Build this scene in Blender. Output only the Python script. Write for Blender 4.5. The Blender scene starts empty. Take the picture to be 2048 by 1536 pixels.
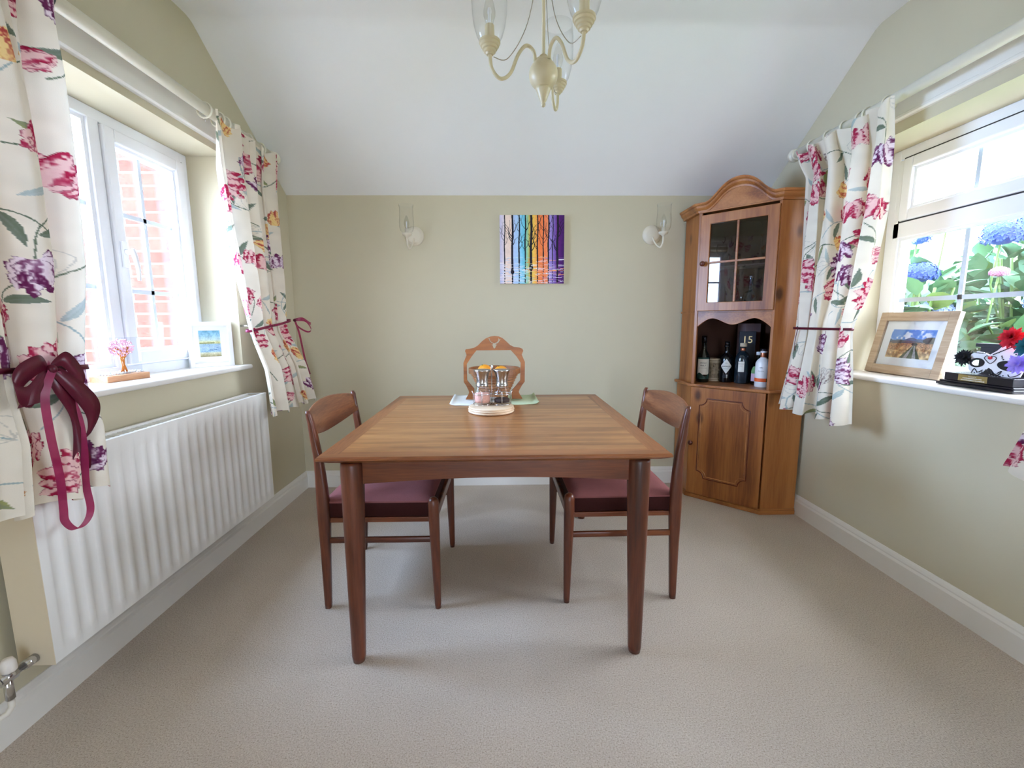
import bpy, bmesh, math, random
import numpy as np
from mathutils import Vector, Matrix
PI = math.pi
random.seed(7)
SC = bpy.context.scene
COL = SC.collection

# ------------------------------------------------------------------ camera
XL, XR, YB, ZC, ZE, YF = -1.374, 1.748, 3.058, 2.485, 1.953, -2.2
YBEND = 2.233
F_PX, PITCH, YAW, ROLL, CAMH = 897.99, 0.1381, 0.0229, -0.0052, 1.1413
cam_d = bpy.data.cameras.new('camera'); cam = bpy.data.objects.new('camera', cam_d); COL.objects.link(cam)
fw = Vector((math.sin(YAW)*math.cos(PITCH), math.cos(YAW)*math.cos(PITCH), -math.sin(PITCH)))
rt = Vector((math.cos(YAW), -math.sin(YAW), 0)); up = rt.cross(fw)
r2 = rt*math.cos(ROLL)+up*math.sin(ROLL); u2 = -rt*math.sin(ROLL)+up*math.cos(ROLL)
M = Matrix((r2, u2, -fw)).transposed().to_4x4(); M.translation = Vector((0, 0, CAMH))
cam.matrix_world = M
cam_d.sensor_width = 36; cam_d.lens = 36*F_PX/2048; cam_d.clip_start = 0.02
SC.camera = cam

# ------------------------------------------------------------------ light: an overcast bright sky through the windows
SKY = 7.0
w = bpy.data.worlds.new('sky'); SC.world = w; w.use_nodes = True
nt = w.node_tree; bg = nt.nodes['Background']
tc = nt.nodes.new('ShaderNodeTexCoord'); sx = nt.nodes.new('ShaderNodeSeparateXYZ')
rampw = nt.nodes.new('ShaderNodeValToRGB')
nt.links.new(tc.outputs['Generated'], sx.inputs[0])
mp = nt.nodes.new('ShaderNodeMapRange'); mp.inputs['From Min'].default_value = -1; mp.inputs['From Max'].default_value = 1
nt.links.new(sx.outputs['X'], mp.inputs['Value']); nt.links.new(mp.outputs[0], rampw.inputs[0])
rampw.color_ramp.elements[0].position = 0.15; rampw.color_ramp.elements[0].color = (0.80, 1.14, 1.78, 1)
rampw.color_ramp.elements[1].position = 0.85; rampw.color_ramp.elements[1].color = (0.84, 0.92, 1.08, 1)
e = rampw.color_ramp.elements.new(0.5); e.color = (0.80, 0.92, 1.14, 1)
mrw = nt.nodes.new('ShaderNodeMapRange'); mrw.inputs['From Min'].default_value = -0.35; mrw.inputs['From Max'].default_value = -0.85; nt.links.new(sx.outputs['Y'], mrw.inputs['Value'])
mxw = nt.nodes.new('ShaderNodeMix'); mxw.data_type = 'RGBA'; nt.links.new(mrw.outputs[0], mxw.inputs['Factor']); nt.links.new(rampw.outputs[0], mxw.inputs['A']); mxw.inputs['B'].default_value = (0.40, 0.46, 0.58, 1)
nt.links.new(mxw.outputs['Result'], bg.inputs['Color']); bg.inputs['Strength'].default_value = SKY
SC.view_settings.view_transform = 'Standard'
try: SC.view_settings.look = 'None'
except Exception: pass
SC.view_settings.gamma = 1; SC.view_settings.exposure = 1.98; SC.view_settings.use_curve_mapping = False
SC.cycles.max_bounces = 10; SC.cycles.diffuse_bounces = 5; SC.cycles.transparent_max_bounces = 24
SC.cycles.glossy_bounces = 4; SC.cycles.caustics_reflective = False; SC.cycles.caustics_refractive = False
SC.cycles.sample_clamp_indirect = 8
def portal(loc, rot, sx_, sy_):
    l = bpy.data.lights.new('window_portal', 'AREA'); l.shape = 'RECTANGLE'; l.size = sx_; l.size_y = sy_
    l.cycles.is_portal = True
    o = bpy.data.objects.new('window_portal', l); COL.objects.link(o); o.location = loc; o.rotation_euler = rot
portal((-1.66, 1.83, 1.44), (0, -PI/2, 0), 1.1, 1.2)
portal((2.06, 1.615, 1.41), (0, PI/2, 0), 1.1, 1.4)
portal((0.325, YF-0.25, 1.05), (-PI/2, 0, 0), 0.95, 2.15)

# ------------------------------------------------------------------ materials
def s2l(c):
    c = np.asarray(c, dtype=float)/255.0
    return np.where(c <= 0.04045, c/12.92, ((c+0.055)/1.055)**2.4)
def rgb(*c): return tuple(float(v) for v in s2l(c)) + (1.0,)
def newmat(name):
    m = bpy.data.materials.new(name); m.use_nodes = True
    return m, m.node_tree, m.node_tree.nodes['Principled BSDF']
def mat(name, col, rough=0.5, metal=0.0, bump=0.0, bscale=200.0, var=0.0, vscale=8.0, spec=0.5, stretch=(1, 1, 1)):
    m, nt, b = newmat(name)
    b.inputs['Base Color'].default_value = col; b.inputs['Roughness'].default_value = rough
    b.inputs['Metallic'].default_value = metal; b.inputs['Specular IOR Level'].default_value = spec
    tc = nt.nodes.new('ShaderNodeTexCoord'); mpn = nt.nodes.new('ShaderNodeMapping'); mpn.inputs['Scale'].default_value = stretch
    nt.links.new(tc.outputs['Object'], mpn.inputs[0])
    n = nt.nodes.new('ShaderNodeTexNoise'); n.inputs['Scale'].default_value = vscale; n.inputs['Detail'].default_value = 5
    nt.links.new(mpn.outputs[0], n.inputs['Vector'])
    h = nt.nodes.new('ShaderNodeHueSaturation'); h.inputs['Color'].default_value = col
    r = nt.nodes.new('ShaderNodeMapRange'); r.inputs['To Min'].default_value = 1-var; r.inputs['To Max'].default_value = 1+var
    nt.links.new(n.outputs['Fac'], r.inputs['Value']); nt.links.new(r.outputs[0], h.inputs['Value'])
    nt.links.new(h.outputs[0], b.inputs['Base Color'])
    if bump:
        n2 = nt.nodes.new('ShaderNodeTexNoise'); n2.inputs['Scale'].default_value = bscale; n2.inputs['Detail'].default_value = 3
        nt.links.new(mpn.outputs[0], n2.inputs['Vector'])
        bm_ = nt.nodes.new('ShaderNodeBump'); bm_.inputs['Strength'].default_value = bump; bm_.inputs['Distance'].default_value = 0.002
        nt.links.new(n2.outputs['Fac'], bm_.inputs['Height']); nt.links.new(bm_.outputs[0], b.inputs['Normal'])
    return m
def wood(name, dark, mid, light, axis=0, scale=14.0, rough=0.4, knots=0.0, ring=0.0, coat=0.0, fine=1.0):
    m, nt, b = newmat(name); L = nt.links.new
    tc = nt.nodes.new('ShaderNodeTexCoord'); mpn = nt.nodes.new('ShaderNodeMapping')
    s = [1.0, 1.0, 1.0]; s[axis] = 0.07; mpn.inputs['Scale'].default_value = s
    L(tc.outputs['Object'], mpn.inputs[0])
    n = nt.nodes.new('ShaderNodeTexNoise'); n.inputs['Scale'].default_value = scale; n.inputs['Detail'].default_value = 6; n.inputs['Distortion'].default_value = 0.6
    L(mpn.outputs[0], n.inputs['Vector'])
    n2 = nt.nodes.new('ShaderNodeTexNoise'); n2.inputs['Scale'].default_value = scale*12; n2.inputs['Detail'].default_value = 3
    L(mpn.outputs[0], n2.inputs['Vector'])
    mx = nt.nodes.new('ShaderNodeMath'); mx.operation = 'MULTIPLY_ADD'; mx.inputs[1].default_value = 0.35*fine
    L(n2.outputs['Fac'], mx.inputs[0]); L(n.outputs['Fac'], mx.inputs[2])
    r = nt.nodes.new('ShaderNodeValToRGB'); L(mx.outputs[0], r.inputs[0])
    off = 0.175*fine
    r.color_ramp.elements[0].position = 0.32+off; r.color_ramp.elements[0].color = dark
    r.color_ramp.elements[1].position = 0.70+off; r.color_ramp.elements[1].color = light
    e = r.color_ramp.elements.new(0.5+off); e.color = mid
    out = r.outputs[0]
    if knots:
        mk = nt.nodes.new('ShaderNodeMapping'); sk = [1.0, 1.0, 1.0]; sk[axis] = 0.55; mk.inputs['Scale'].default_value = sk
        L(tc.outputs['Object'], mk.inputs[0])
        v = nt.nodes.new('ShaderNodeTexVoronoi'); v.inputs['Scale'].default_value = 6.5; L(mk.outputs[0], v.inputs['Vector'])
        kr = nt.nodes.new('ShaderNodeValToRGB'); L(v.outputs['Distance'], kr.inputs[0])
        kr.color_ramp.elements[0].position = 0.08; kr.color_ramp.elements[0].color = (1, 1, 1, 1)
        kr.color_ramp.elements[1].position = 0.19; kr.color_ramp.elements[1].color = (0, 0, 0, 1)
        ml = nt.nodes.new('ShaderNodeMath'); ml.operation = 'MULTIPLY'; ml.inputs[1].default_value = knots
        L(kr.outputs[0], ml.inputs[0])
        mc = nt.nodes.new('ShaderNodeMix'); mc.data_type = 'RGBA'; L(ml.outputs[0], mc.inputs['Factor'])
        L(out, mc.inputs['A']); mc.inputs['B'].default_value = tuple(c*0.35 for c in dark[:3])+(1,)
        out = mc.outputs['Result']
    L(out, b.inputs['Base Color']); b.inputs['Roughness'].default_value = rough
    if coat: b.inputs['Coat Weight'].default_value = coat; b.inputs['Coat Roughness'].default_value = 0.25
    bm_ = nt.nodes.new('ShaderNodeBump'); bm_.inputs['Strength'].default_value = 0.15; bm_.inputs['Distance'].default_value = 0.001
    L(n2.outputs['Fac'], bm_.inputs['Height']); L(bm_.outputs[0], b.inputs['Normal'])
    return m
def glassmat(name, tint=(1, 1, 1, 1), rough=0.02, refl=1.0, ior=1.45):
    m, nt, b = newmat(name); nt.nodes.remove(b); L = nt.links.new
    t = nt.nodes.new('ShaderNodeBsdfTransparent'); t.inputs[0].default_value = tint
    g = nt.nodes.new('ShaderNodeBsdfGlossy'); g.inputs['Roughness'].default_value = rough
    f = nt.nodes.new('ShaderNodeLayerWeight'); pw = nt.nodes.new('ShaderNodeMath'); pw.operation = 'POWER'; pw.inputs[1].default_value = 4.0
    L(f.outputs['Facing'], pw.inputs[0])
    r0 = ((ior-1)/(ior+1))**2; ml = nt.nodes.new('ShaderNodeMath'); ml.operation = 'MULTIPLY_ADD'; ml.use_clamp = True
    ml.inputs[1].default_value = 0.6*refl; ml.inputs[2].default_value = r0*refl; L(pw.outputs[0], ml.inputs[0])
    mx = nt.nodes.new('ShaderNodeMixShader'); L(ml.outputs[0], mx.inputs[0]); L(t.outputs[0], mx.inputs[1]); L(g.outputs[0], mx.inputs[2])
    L(mx.outputs[0], nt.nodes['Material Output'].inputs[0])
    return m
def attrmat(name, rough=0.8, bump=0.0, sheer=0.0, spec=0.3):
    m, nt, b = newmat(name); L = nt.links.new
    a = nt.nodes.new('ShaderNodeAttribute'); a.attribute_name = 'paint'
    L(a.outputs['Color'], b.inputs['Base Color']); b.inputs['Roughness'].default_value = rough; b.inputs['Specular IOR Level'].default_value = spec
    if bump:
        tc = nt.nodes.new('ShaderNodeTexCoord'); n = nt.nodes.new('ShaderNodeTexNoise'); n.inputs['Scale'].default_value = 600
        L(tc.outputs['Object'], n.inputs['Vector']); bb = nt.nodes.new('ShaderNodeBump'); bb.inputs['Strength'].default_value = bump; bb.inputs['Distance'].default_value = 0.001
        L(n.outputs['Fac'], bb.inputs['Height']); L(bb.outputs[0], b.inputs['Normal'])
    if sheer:
        t = nt.nodes.new('ShaderNodeBsdfTranslucent'); L(a.outputs['Color'], t.inputs[0])
        mx = nt.nodes.new('ShaderNodeMixShader'); mx.inputs[0].default_value = sheer
        L(b.outputs[0], mx.inputs[1]); L(t.outputs[0], mx.inputs[2]); L(mx.outputs[0], nt.nodes['Material Output'].inputs[0])
    return m
def organza(name, col, see=0.35):
    m, nt, b = newmat(name); L = nt.links.new
    b.inputs['Base Color'].default_value = col; b.inputs['Roughness'].default_value = 0.35
    t = nt.nodes.new('ShaderNodeBsdfTransparent'); t.inputs[0].default_value = tuple(min(1, c*1.6+0.15) for c in col[:3])+(1,)
    mx = nt.nodes.new('ShaderNodeMixShader'); mx.inputs[0].default_value = see
    tc = nt.nodes.new('ShaderNodeTexCoord'); n = nt.nodes.new('ShaderNodeTexNoise'); n.inputs['Scale'].default_value = 30
    L(tc.outputs['Object'], n.inputs['Vector']); r = nt.nodes.new('ShaderNodeMapRange'); r.inputs['To Min'].default_value = see-0.15; r.inputs['To Max'].default_value = see+0.15
    L(n.outputs['Fac'], r.inputs['Value']); L(r.outputs[0], mx.inputs[0])
    L(b.outputs[0], mx.inputs[1]); L(t.outputs[0], mx.inputs[2]); L(mx.outputs[0], nt.nodes['Material Output'].inputs[0])
    return m
def carpetmat():
    m, nt, b = newmat('wool_carpet'); L = nt.links.new
    tc = nt.nodes.new('ShaderNodeTexCoord')
    n = nt.nodes.new('ShaderNodeTexNoise'); n.inputs['Scale'].default_value = 230; n.inputs['Detail'].default_value = 4; n.inputs['Roughness'].default_value = 0.75
    L(tc.outputs['Object'], n.inputs['Vector'])
    r = nt.nodes.new('ShaderNodeValToRGB'); L(n.outputs['Fac'], r.inputs[0])
    r.color_ramp.elements[0].position = 0.30; r.color_ramp.elements[0].color = rgb(140, 122, 102)
    r.color_ramp.elements[1].position = 0.66; r.color_ramp.elements[1].color = rgb(222, 210, 196)
    e = r.color_ramp.elements.new(0.44); e.color = rgb(196, 181, 164)
    n3 = nt.nodes.new('ShaderNodeTexNoise'); n3.inputs['Scale'].default_value = 3.0; n3.inputs['Detail'].default_value = 2
    L(tc.outputs['Object'], n3.inputs['Vector'])
    h = nt.nodes.new('ShaderNodeHueSaturation'); L(r.outputs[0], h.inputs['Color']); mr = nt.nodes.new('ShaderNodeMapRange')
    mr.inputs['To Min'].default_value = 0.9; mr.inputs['To Max'].default_value = 1.1; L(n3.outputs['Fac'], mr.inputs['Value']); L(mr.outputs[0], h.inputs['Value'])
    L(h.outputs[0], b.inputs['Base Color']); b.inputs['Roughness'].default_value = 1.0; b.inputs['Specular IOR Level'].default_value = 0.1
    n2 = nt.nodes.new('ShaderNodeTexNoise'); n2.inputs['Scale'].default_value = 280; n2.inputs['Detail'].default_value = 3; L(tc.outputs['Object'], n2.inputs['Vector'])
    bb = nt.nodes.new('ShaderNodeBump'); bb.inputs['Strength'].default_value = 0.7; bb.inputs['Distance'].default_value = 0.006
    L(n2.outputs['Fac'], bb.inputs['Height']); L(bb.outputs[0], b.inputs['Normal'])
    return m
def brickmat():
    m, nt, b = newmat('house_brick'); L = nt.links.new
    tc = nt.nodes.new('ShaderNodeTexCoord'); s = nt.nodes.new('ShaderNodeSeparateXYZ'); c = nt.nodes.new('ShaderNodeCombineXYZ')
    L(tc.outputs['Object'], s.inputs[0]); L(s.outputs['X'], c.inputs['X']); L(s.outputs['Z'], c.inputs['Y'])
    t = nt.nodes.new('ShaderNodeTexBrick'); t.inputs['Scale'].default_value = 1.0
    t.inputs['Brick Width'].default_value = 0.225; t.inputs['Row Height'].default_value = 0.075; t.inputs['Mortar Size'].default_value = 0.006
    t.inputs['Mortar Smooth'].default_value = 0.3; t.inputs['Bias'].default_value = 0.0
    t.inputs['Color1'].default_value = rgb(132, 70, 56); t.inputs['Color2'].default_value = rgb(112, 54, 42); t.inputs['Mortar'].default_value = rgb(170, 162, 152)
    L(c.outputs[0], t.inputs['Vector'])
    n = nt.nodes.new('ShaderNodeTexNoise'); n.inputs['Scale'].default_value = 25; L(tc.outputs['Object'], n.inputs['Vector'])
    h = nt.nodes.new('ShaderNodeHueSaturation'); L(t.outputs['Color'], h.inputs['Color']); mr = nt.nodes.new('ShaderNodeMapRange')
    mr.inputs['To Min'].default_value = 0.7; mr.inputs['To Max'].default_value = 1.3; L(n.outputs['Fac'], mr.inputs['Value']); L(mr.outputs[0], h.inputs['Value'])
    L(h.outputs[0], b.inputs['Base Color']); b.inputs['Roughness'].default_value = 0.95
    return m
MT = dict(
    wall=mat('sage_paint', rgb(206, 197, 170), 0.9, bump=0.05, bscale=300, var=0.015, spec=0.2),
    ceil=mat('white_ceiling_paint', rgb(248, 248, 248), 0.95, var=0.01, bump=0.05, bscale=60, spec=0.1),
    gloss=mat('white_gloss_paint', rgb(236, 232, 224), 0.35, var=0.02),
    upvc=mat('white_window_plastic', rgb(240, 242, 245), 0.3, var=0.01),
    gasket=mat('black_gasket', rgb(40, 42, 48), 0.5),
    grille=mat('glazing_bar_backlit', rgb(205, 214, 224), 0.35, var=0.01),  # white bars; their backlit grey-blue is put into the colour
    rad=mat('radiator_enamel', rgb(243, 241, 236), 0.32, var=0.01),
    radside=mat('radiator_side_enamel', rgb(226, 210, 182), 0.45, var=0.02),
    carpet=carpetmat(), brick=brickmat(),
    pane=glassmat('window_glass', (0.97, 0.98, 0.98, 1), 0.0, 1.0, 1.45),
    cpane=glassmat('cabinet_glass', (0.80, 0.83, 0.88, 1), 0.01, 1.5, 1.5),
    glass=glassmat('clear_glass', (0.985, 0.988, 0.988, 1), 0.03, 1.0, 1.22),
    glassd=glassmat('dark_bottle_glass', (0.25, 0.33, 0.28, 1), 0.03, 1.5, 1.5),
    cream=mat('cream_enamel', rgb(206, 192, 154), 0.38, var=0.05, vscale=40),
    polecream=mat('cream_pole_paint', rgb(228, 222, 202), 0.28, var=0.02),
    creamw=mat('pale_cream_enamel', rgb(222, 212, 190), 0.4, var=0.02),
    wire=mat('pale_wire', rgb(170, 160, 140), 0.4, metal=0.3),
    chrome=mat('chrome', rgb(214, 214, 216), 0.14, metal=1.0),
    steel=mat('brushed_steel', rgb(188, 184, 178), 0.26, metal=1.0, stretch=(1, 1, 0.02), var=0.05, vscale=80),
    tabletop=wood('teak_top', rgb(128, 76, 36), rgb(158, 102, 54), rgb(186, 132, 78), 0, 24, 0.30, coat=0.25),
    teakx=wood('teak_rail', rgb(74, 32, 14), rgb(104, 50, 22), rgb(130, 70, 34), 0, 16, 0.38, coat=0.15),
    teaky=wood('teak_lipping', rgb(110, 58, 28), rgb(144, 86, 46), rgb(168, 108, 64), 1, 16, 0.35, coat=0.2),
    teakl=wood('teak_lipping_cross', rgb(110, 58, 28), rgb(144, 86, 46), rgb(168, 108, 64), 0, 16, 0.35, coat=0.2),
    teakz=wood('teak_leg', rgb(66, 30, 16), rgb(92, 44, 24), rgb(118, 60, 34), 2, 18, 0.36, coat=0.25),
    teakb=wood('teak_back', rgb(106, 58, 34), rgb(138, 84, 52), rgb(164, 110, 72), 1, 14, 0.38, coat=0.2),
    rose=mat('rose_wool', rgb(136, 84, 82), 0.95, bump=0.6, bscale=400, var=0.08, vscale=30, spec=0.15),
    pinez=wood('pine_upright', rgb(118, 62, 22), rgb(154, 92, 40), rgb(174, 112, 56), 2, 8, 0.42, knots=0.9, coat=0.2),
    pinex=wood('pine_rail', rgb(124, 68, 28), rgb(160, 98, 46), rgb(180, 118, 62), 0, 10, 0.42, coat=0.2),
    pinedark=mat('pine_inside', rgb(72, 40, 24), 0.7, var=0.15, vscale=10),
    knob=mat('dark_knob_lacquer', rgb(92, 40, 22), 0.25),
    basket=wood('basket_plywood', rgb(128, 70, 24), rgb(158, 92, 38), rgb(176, 108, 50), 0, 18, 0.4),
    basketr=wood('basket_ring', rgb(120, 76, 44), rgb(150, 98, 58), rgb(170, 118, 74), 0, 18, 0.45),
    orange=mat('orange_peel', rgb(244, 160, 38), 0.42, bump=0.6, bscale=500, var=0.04),
    stem=mat('fruit_stem', rgb(90, 100, 50), 0.8),
    maple=wood('pale_beech', rgb(206, 172, 136), rgb(228, 200, 166), rgb(238, 216, 188), 0, 14, 0.5),
    cloth=mat('white_linen', rgb(236, 236, 226), 0.9, bump=0.3, bscale=600, var=0.02),
    clothg=mat('green_print_linen', rgb(196, 208, 166), 0.9, bump=0.3, bscale=600, var=0.06, vscale=20),
    salt=mat('pink_salt', rgb(226, 168, 150), 0.7, bump=1.0, bscale=180, var=0.25, vscale=160),
    pepper=mat('peppercorns', rgb(62, 44, 38), 0.8, bump=1.0, bscale=180, var=0.4, vscale=160),
    black=mat('black_lacquer', rgb(22, 18, 26), 0.25, var=0.05),
    blackm=mat('black_card', rgb(30, 33, 44), 0.6, var=0.05),
    grycard=mat('mauve_card', rgb(150, 128, 130), 0.7, var=0.05),
    gold=mat('gold_foil', rgb(226, 204, 150), 0.35, metal=0.5),
    brass=mat('brass_plate', rgb(160, 138, 84), 0.4, metal=0.6),
    label=mat('paper_label', rgb(232, 228, 216), 0.7, var=0.02),
    labelgrn=mat('green_label', rgb(26, 66, 58), 0.5, var=0.3, vscale=60),
    ink=mat('printing_ink', rgb(50, 48, 50), 0.7),
    navy=mat('dark_green_bottle', rgb(14, 24, 22), 0.12, var=0.1, spec=0.8),
    bottleblk=mat('black_bottle', rgb(10, 10, 12), 0.15, spec=0.7),
    greyglass=mat('smoky_blue_bottle', rgb(32, 44, 52), 0.12, var=0.2, spec=0.8),
    whitecer=mat('white_stoneware', rgb(236, 236, 238), 0.3, var=0.01),
    orangeband=mat('orange_band', rgb(232, 98, 44), 0.5),
    copper=mat('copper_foil', rgb(190, 120, 90), 0.3, metal=0.8),
    cork=mat('pale_stopper', rgb(208, 190, 162), 0.7, var=0.1, vscale=60),
    stein=mat('stoneware_mug', rgb(150, 134, 110), 0.5, var=0.7, vscale=70),
    steinband=mat('stoneware_mug_band', rgb(206, 192, 164), 0.4),
    pinkprint=mat('pink_print', rgb(226, 190, 208), 0.5, var=0.2, vscale=60),
    greenprint=mat('green_print', rgb(124, 170, 112), 0.5, var=0.3, vscale=60),
    oak=wood('limed_oak', rgb(150, 126, 102), rgb(178, 156, 130), rgb(198, 180, 156), 1, 16, 0.5),
    whitefr=mat('white_frame_paint', rgb(240, 240, 240), 0.45, var=0.01),
    mount=mat('white_mount_card', rgb(244, 244, 242), 0.8),
    paint=attrmat('painted_picture', 0.6),
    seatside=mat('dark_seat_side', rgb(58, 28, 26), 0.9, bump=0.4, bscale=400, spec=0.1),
    curtain=attrmat('tulip_print_cotton', 0.9, 0.25, 0.12, 0.15),
    ribbon=organza('magenta_organza', rgb(148, 26, 78), 0.25),
    ribbond=organza('burgundy_organza', rgb(98, 12, 40), 0.22),
    acry=glassmat('clear_acrylic', (0.95, 0.97, 0.99, 1), 0.05, 2.0, 1.4),
    beech=wood('ornament_base', rgb(196, 138, 96), rgb(214, 162, 118), rgb(226, 180, 138), 1, 18, 0.5),
    copperwire=mat('copper_wire_trunk', rgb(214, 128, 50), 0.35, metal=0.4),
    blossom=mat('pink_bead_blossom', rgb(240, 190, 206), 0.4, var=0.3, vscale=300),
    pebble=mat('white_chips', rgb(232, 236, 240), 0.4, var=0.1),
    maskw=mat('mask_white', rgb(242, 242, 246), 0.35),
    maskk=mat('mask_black', rgb(16, 16, 24), 0.4),
    red=mat('red_silk_petal', rgb(206, 28, 52), 0.7, var=0.2, vscale=60),
    lilac=mat('lilac_silk_petal', rgb(158, 138, 226), 0.7, var=0.15, vscale=60),
    teal=mat('teal_silk_petal', rgb(10, 96, 112), 0.7, var=0.2, vscale=60),
    blackp=mat('black_feather', rgb(10, 10, 18), 0.7),
    redgem=mat('red_gem', rgb(200, 30, 50), 0.12, spec=0.8),
    leaf=mat('hydrangea_leaf', rgb(88, 124, 90), 0.55, var=0.35, vscale=3.0),
    leafy=mat('yellow_green_leaf', rgb(128, 148, 84), 0.55, var=0.2, vscale=5.0),
    blue=mat('blue_floret', rgb(38, 62, 140), 0.7, var=0.25, vscale=20),
    paleblue=mat('pale_blue_floret', rgb(112, 128, 170), 0.7, var=0.2, vscale=20),
    pinkf=mat('pink_floret', rgb(160, 100, 132), 0.7, var=0.2, vscale=20),
    stemg=mat('green_stem', rgb(92, 120, 62), 0.7),
    ground=mat('paving', rgb(170, 160, 145), 0.95, var=0.1),
    lawn=mat('grass', rgb(84, 118, 60), 0.95, var=0.2),
    pipe=mat('white_pipe_paint', rgb(226, 218, 204), 0.4),
    whitecap=mat('white_valve_cap', rgb(232, 224, 214), 0.5),
    bulb=glassmat('bulb_glass', (0.93, 0.93, 0.91, 1), 0.05, 1.6, 1.35),
)

# ------------------------------------------------------------------ mesh helpers
class MB:
    def __init__(s): s.v = []; s.f = []; s.sm = []
    def add(s, vs, fs, smooth=False):
        n = len(s.v); s.v += [tuple(p) for p in vs]; s.f += [tuple(i+n for i in f) for f in fs]; s.sm += [smooth]*len(fs); return s
    def box(s, x0, x1, y0, y1, z0, z1):
        if x0 > x1: x0, x1 = x1, x0
        if y0 > y1: y0, y1 = y1, y0
        if z0 > z1: z0, z1 = z1, z0
        v = [(x, y, z) for x in (x0, x1) for y in (y0, y1) for z in (z0, z1)]
        return s.add(v, [(0, 1, 3, 2), (4, 6, 7, 5), (0, 4, 5, 1), (2, 3, 7, 6), (0, 2, 6, 4), (1, 5, 7, 3)])
    def loft(s, rings, cap=True, closed=True, smooth=True):
        n = len(rings[0]); vs = [p for r in rings for p in r]; fs = []
        for i in range(len(rings)-1):
            for j in range(n if closed else n-1):
                k = (j+1) % n; fs.append((i*n+j, i*n+k, (i+1)*n+k, (i+1)*n+j))
        s.add(vs, fs, smooth)
        if cap:
            m = len(s.v)-len(vs); s.f.append(tuple(m+i for i in reversed(range(n)))); s.sm.append(False)
            s.f.append(tuple(m+(len(rings)-1)*n+i for i in range(n))); s.sm.append(False)
        return s
    def lathe(s, prof, c=(0, 0, 0), n=32, axis='z', smooth=True, cap=True):
        rings = []
        for r, h in prof:
            ring = []
            for k in range(n):
                a = 2*PI*k/n; p, q = r*math.cos(a), r*math.sin(a)
                if axis == 'z': ring.append((c[0]+p, c[1]+q, c[2]+h))
                elif axis == 'y': ring.append((c[0]+q, c[1]+h, c[2]+p))
                else: ring.append((c[0]+h, c[1]+p, c[2]+q))
            rings.append(ring)
        return s.loft(rings, cap, True, smooth)
    def tube(s, pts, r, n=10, cap=True, radii=None):
        pts = [Vector(p) for p in pts]; rings = []; prev = None
        for i, p in enumerate(pts):
            t = (pts[min(i+1, len(pts)-1)]-pts[max(i-1, 0)]).normalized()
            if prev is None:
                a = Vector((0, 0, 1)) if abs(t.z) < 0.9 else Vector((1, 0, 0)); x = t.cross(a).normalized()
            else: x = (prev-t*prev.dot(t)).normalized()
            prev = x; y = t.cross(x); rr = radii[i] if radii else r
            rings.append([p+x*rr*math.cos(2*PI*k/n)+y*rr*math.sin(2*PI*k/n) for k in range(n)])
        return s.loft(rings, cap)
    def prism(s, poly, fn, d0, d1):
        n = len(poly); vs = [fn(a, b, d0) for a, b in poly]+[fn(a, b, d1) for a, b in poly]
        fs = [tuple(range(n)), tuple(reversed(range(n, 2*n)))]+[(i, n+i, n+(i+1) % n, (i+1) % n) for i in range(n)]
        return s.add(vs, fs)
    def ball(s, c, r, n=16, sq=(1, 1, 1)):
        pr = [(max(1e-4, math.sin(PI*i/(n//2))), -math.cos(PI*i/(n//2))) for i in range(n//2+1)]
        rings = [[(c[0]+r*sq[0]*p*math.cos(2*PI*k/n), c[1]+r*sq[1]*p*math.sin(2*PI*k/n), c[2]+r*sq[2]*h) for k in range(n)] for p, h in pr]
        return s.loft(rings, True)
    def strip(s, pts, wv):
        a = [Vector(p)-Vector(wv if not callable(wv) else wv(i))/2 for i, p in enumerate(pts)]
        b = [Vector(p)+Vector(wv if not callable(wv) else wv(i))/2 for i, p in enumerate(pts)]
        n = len(pts); return s.add(a+b, [(i, i+1, n+i+1, n+i) for i in range(n-1)], True)
    def build(s, name, m, parent=None, bevel=0.0, seg=2, angle=0.6, solid=0.0):
        me = bpy.data.meshes.new(name)
        off = parent_loc(parent)
        me.from_pydata([(p[0]-off[0], p[1]-off[1], p[2]-off[2]) for p in s.v], [], s.f)
        me.polygons.foreach_set('use_smooth', s.sm)
        me.materials.append(m); me.update()
        bmm = bmesh.new(); bmm.from_mesh(me); bmesh.ops.recalc_face_normals(bmm, faces=bmm.faces); bmm.to_mesh(me); bmm.free()
        o = bpy.data.objects.new(name, me); COL.objects.link(o)
        if parent: o.parent = parent
        if solid:
            md = o.modifiers.new('solid', 'SOLIDIFY'); md.thickness = solid; md.offset = 0
        if bevel:
            md = o.modifiers.new('bevel', 'BEVEL'); md.width = bevel; md.segments = seg; md.limit_method = 'ANGLE'; md.angle_limit = angle
            md.harden_normals = False
        return o
def parent_loc(p):
    v = Vector((0, 0, 0))
    while p: v += p.location; p = p.parent
    return v
def tag(o, label=None, cat=None, group=None, kind=None):
    if label: o['label'] = label
    if cat: o['category'] = cat
    if group: o['group'] = group
    if kind: o['kind'] = kind
    return o
def thing(name, loc, label, cat, group=None):
    o = bpy.data.objects.new(name, None); COL.objects.link(o); o.location = loc; o.empty_display_size = 0.05
    return tag(o, label, cat, group)
def struct(o): o['kind'] = 'structure'; return o
def bez(p0, p1, p2, p3, n=16):
    p0, p1, p2, p3 = map(Vector, (p0, p1, p2, p3))
    return [p0*(1-t)**3+p1*3*t*(1-t)**2+p2*3*t*t*(1-t)+p3*t**3 for t in [i/n for i in range(n+1)]]
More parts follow.
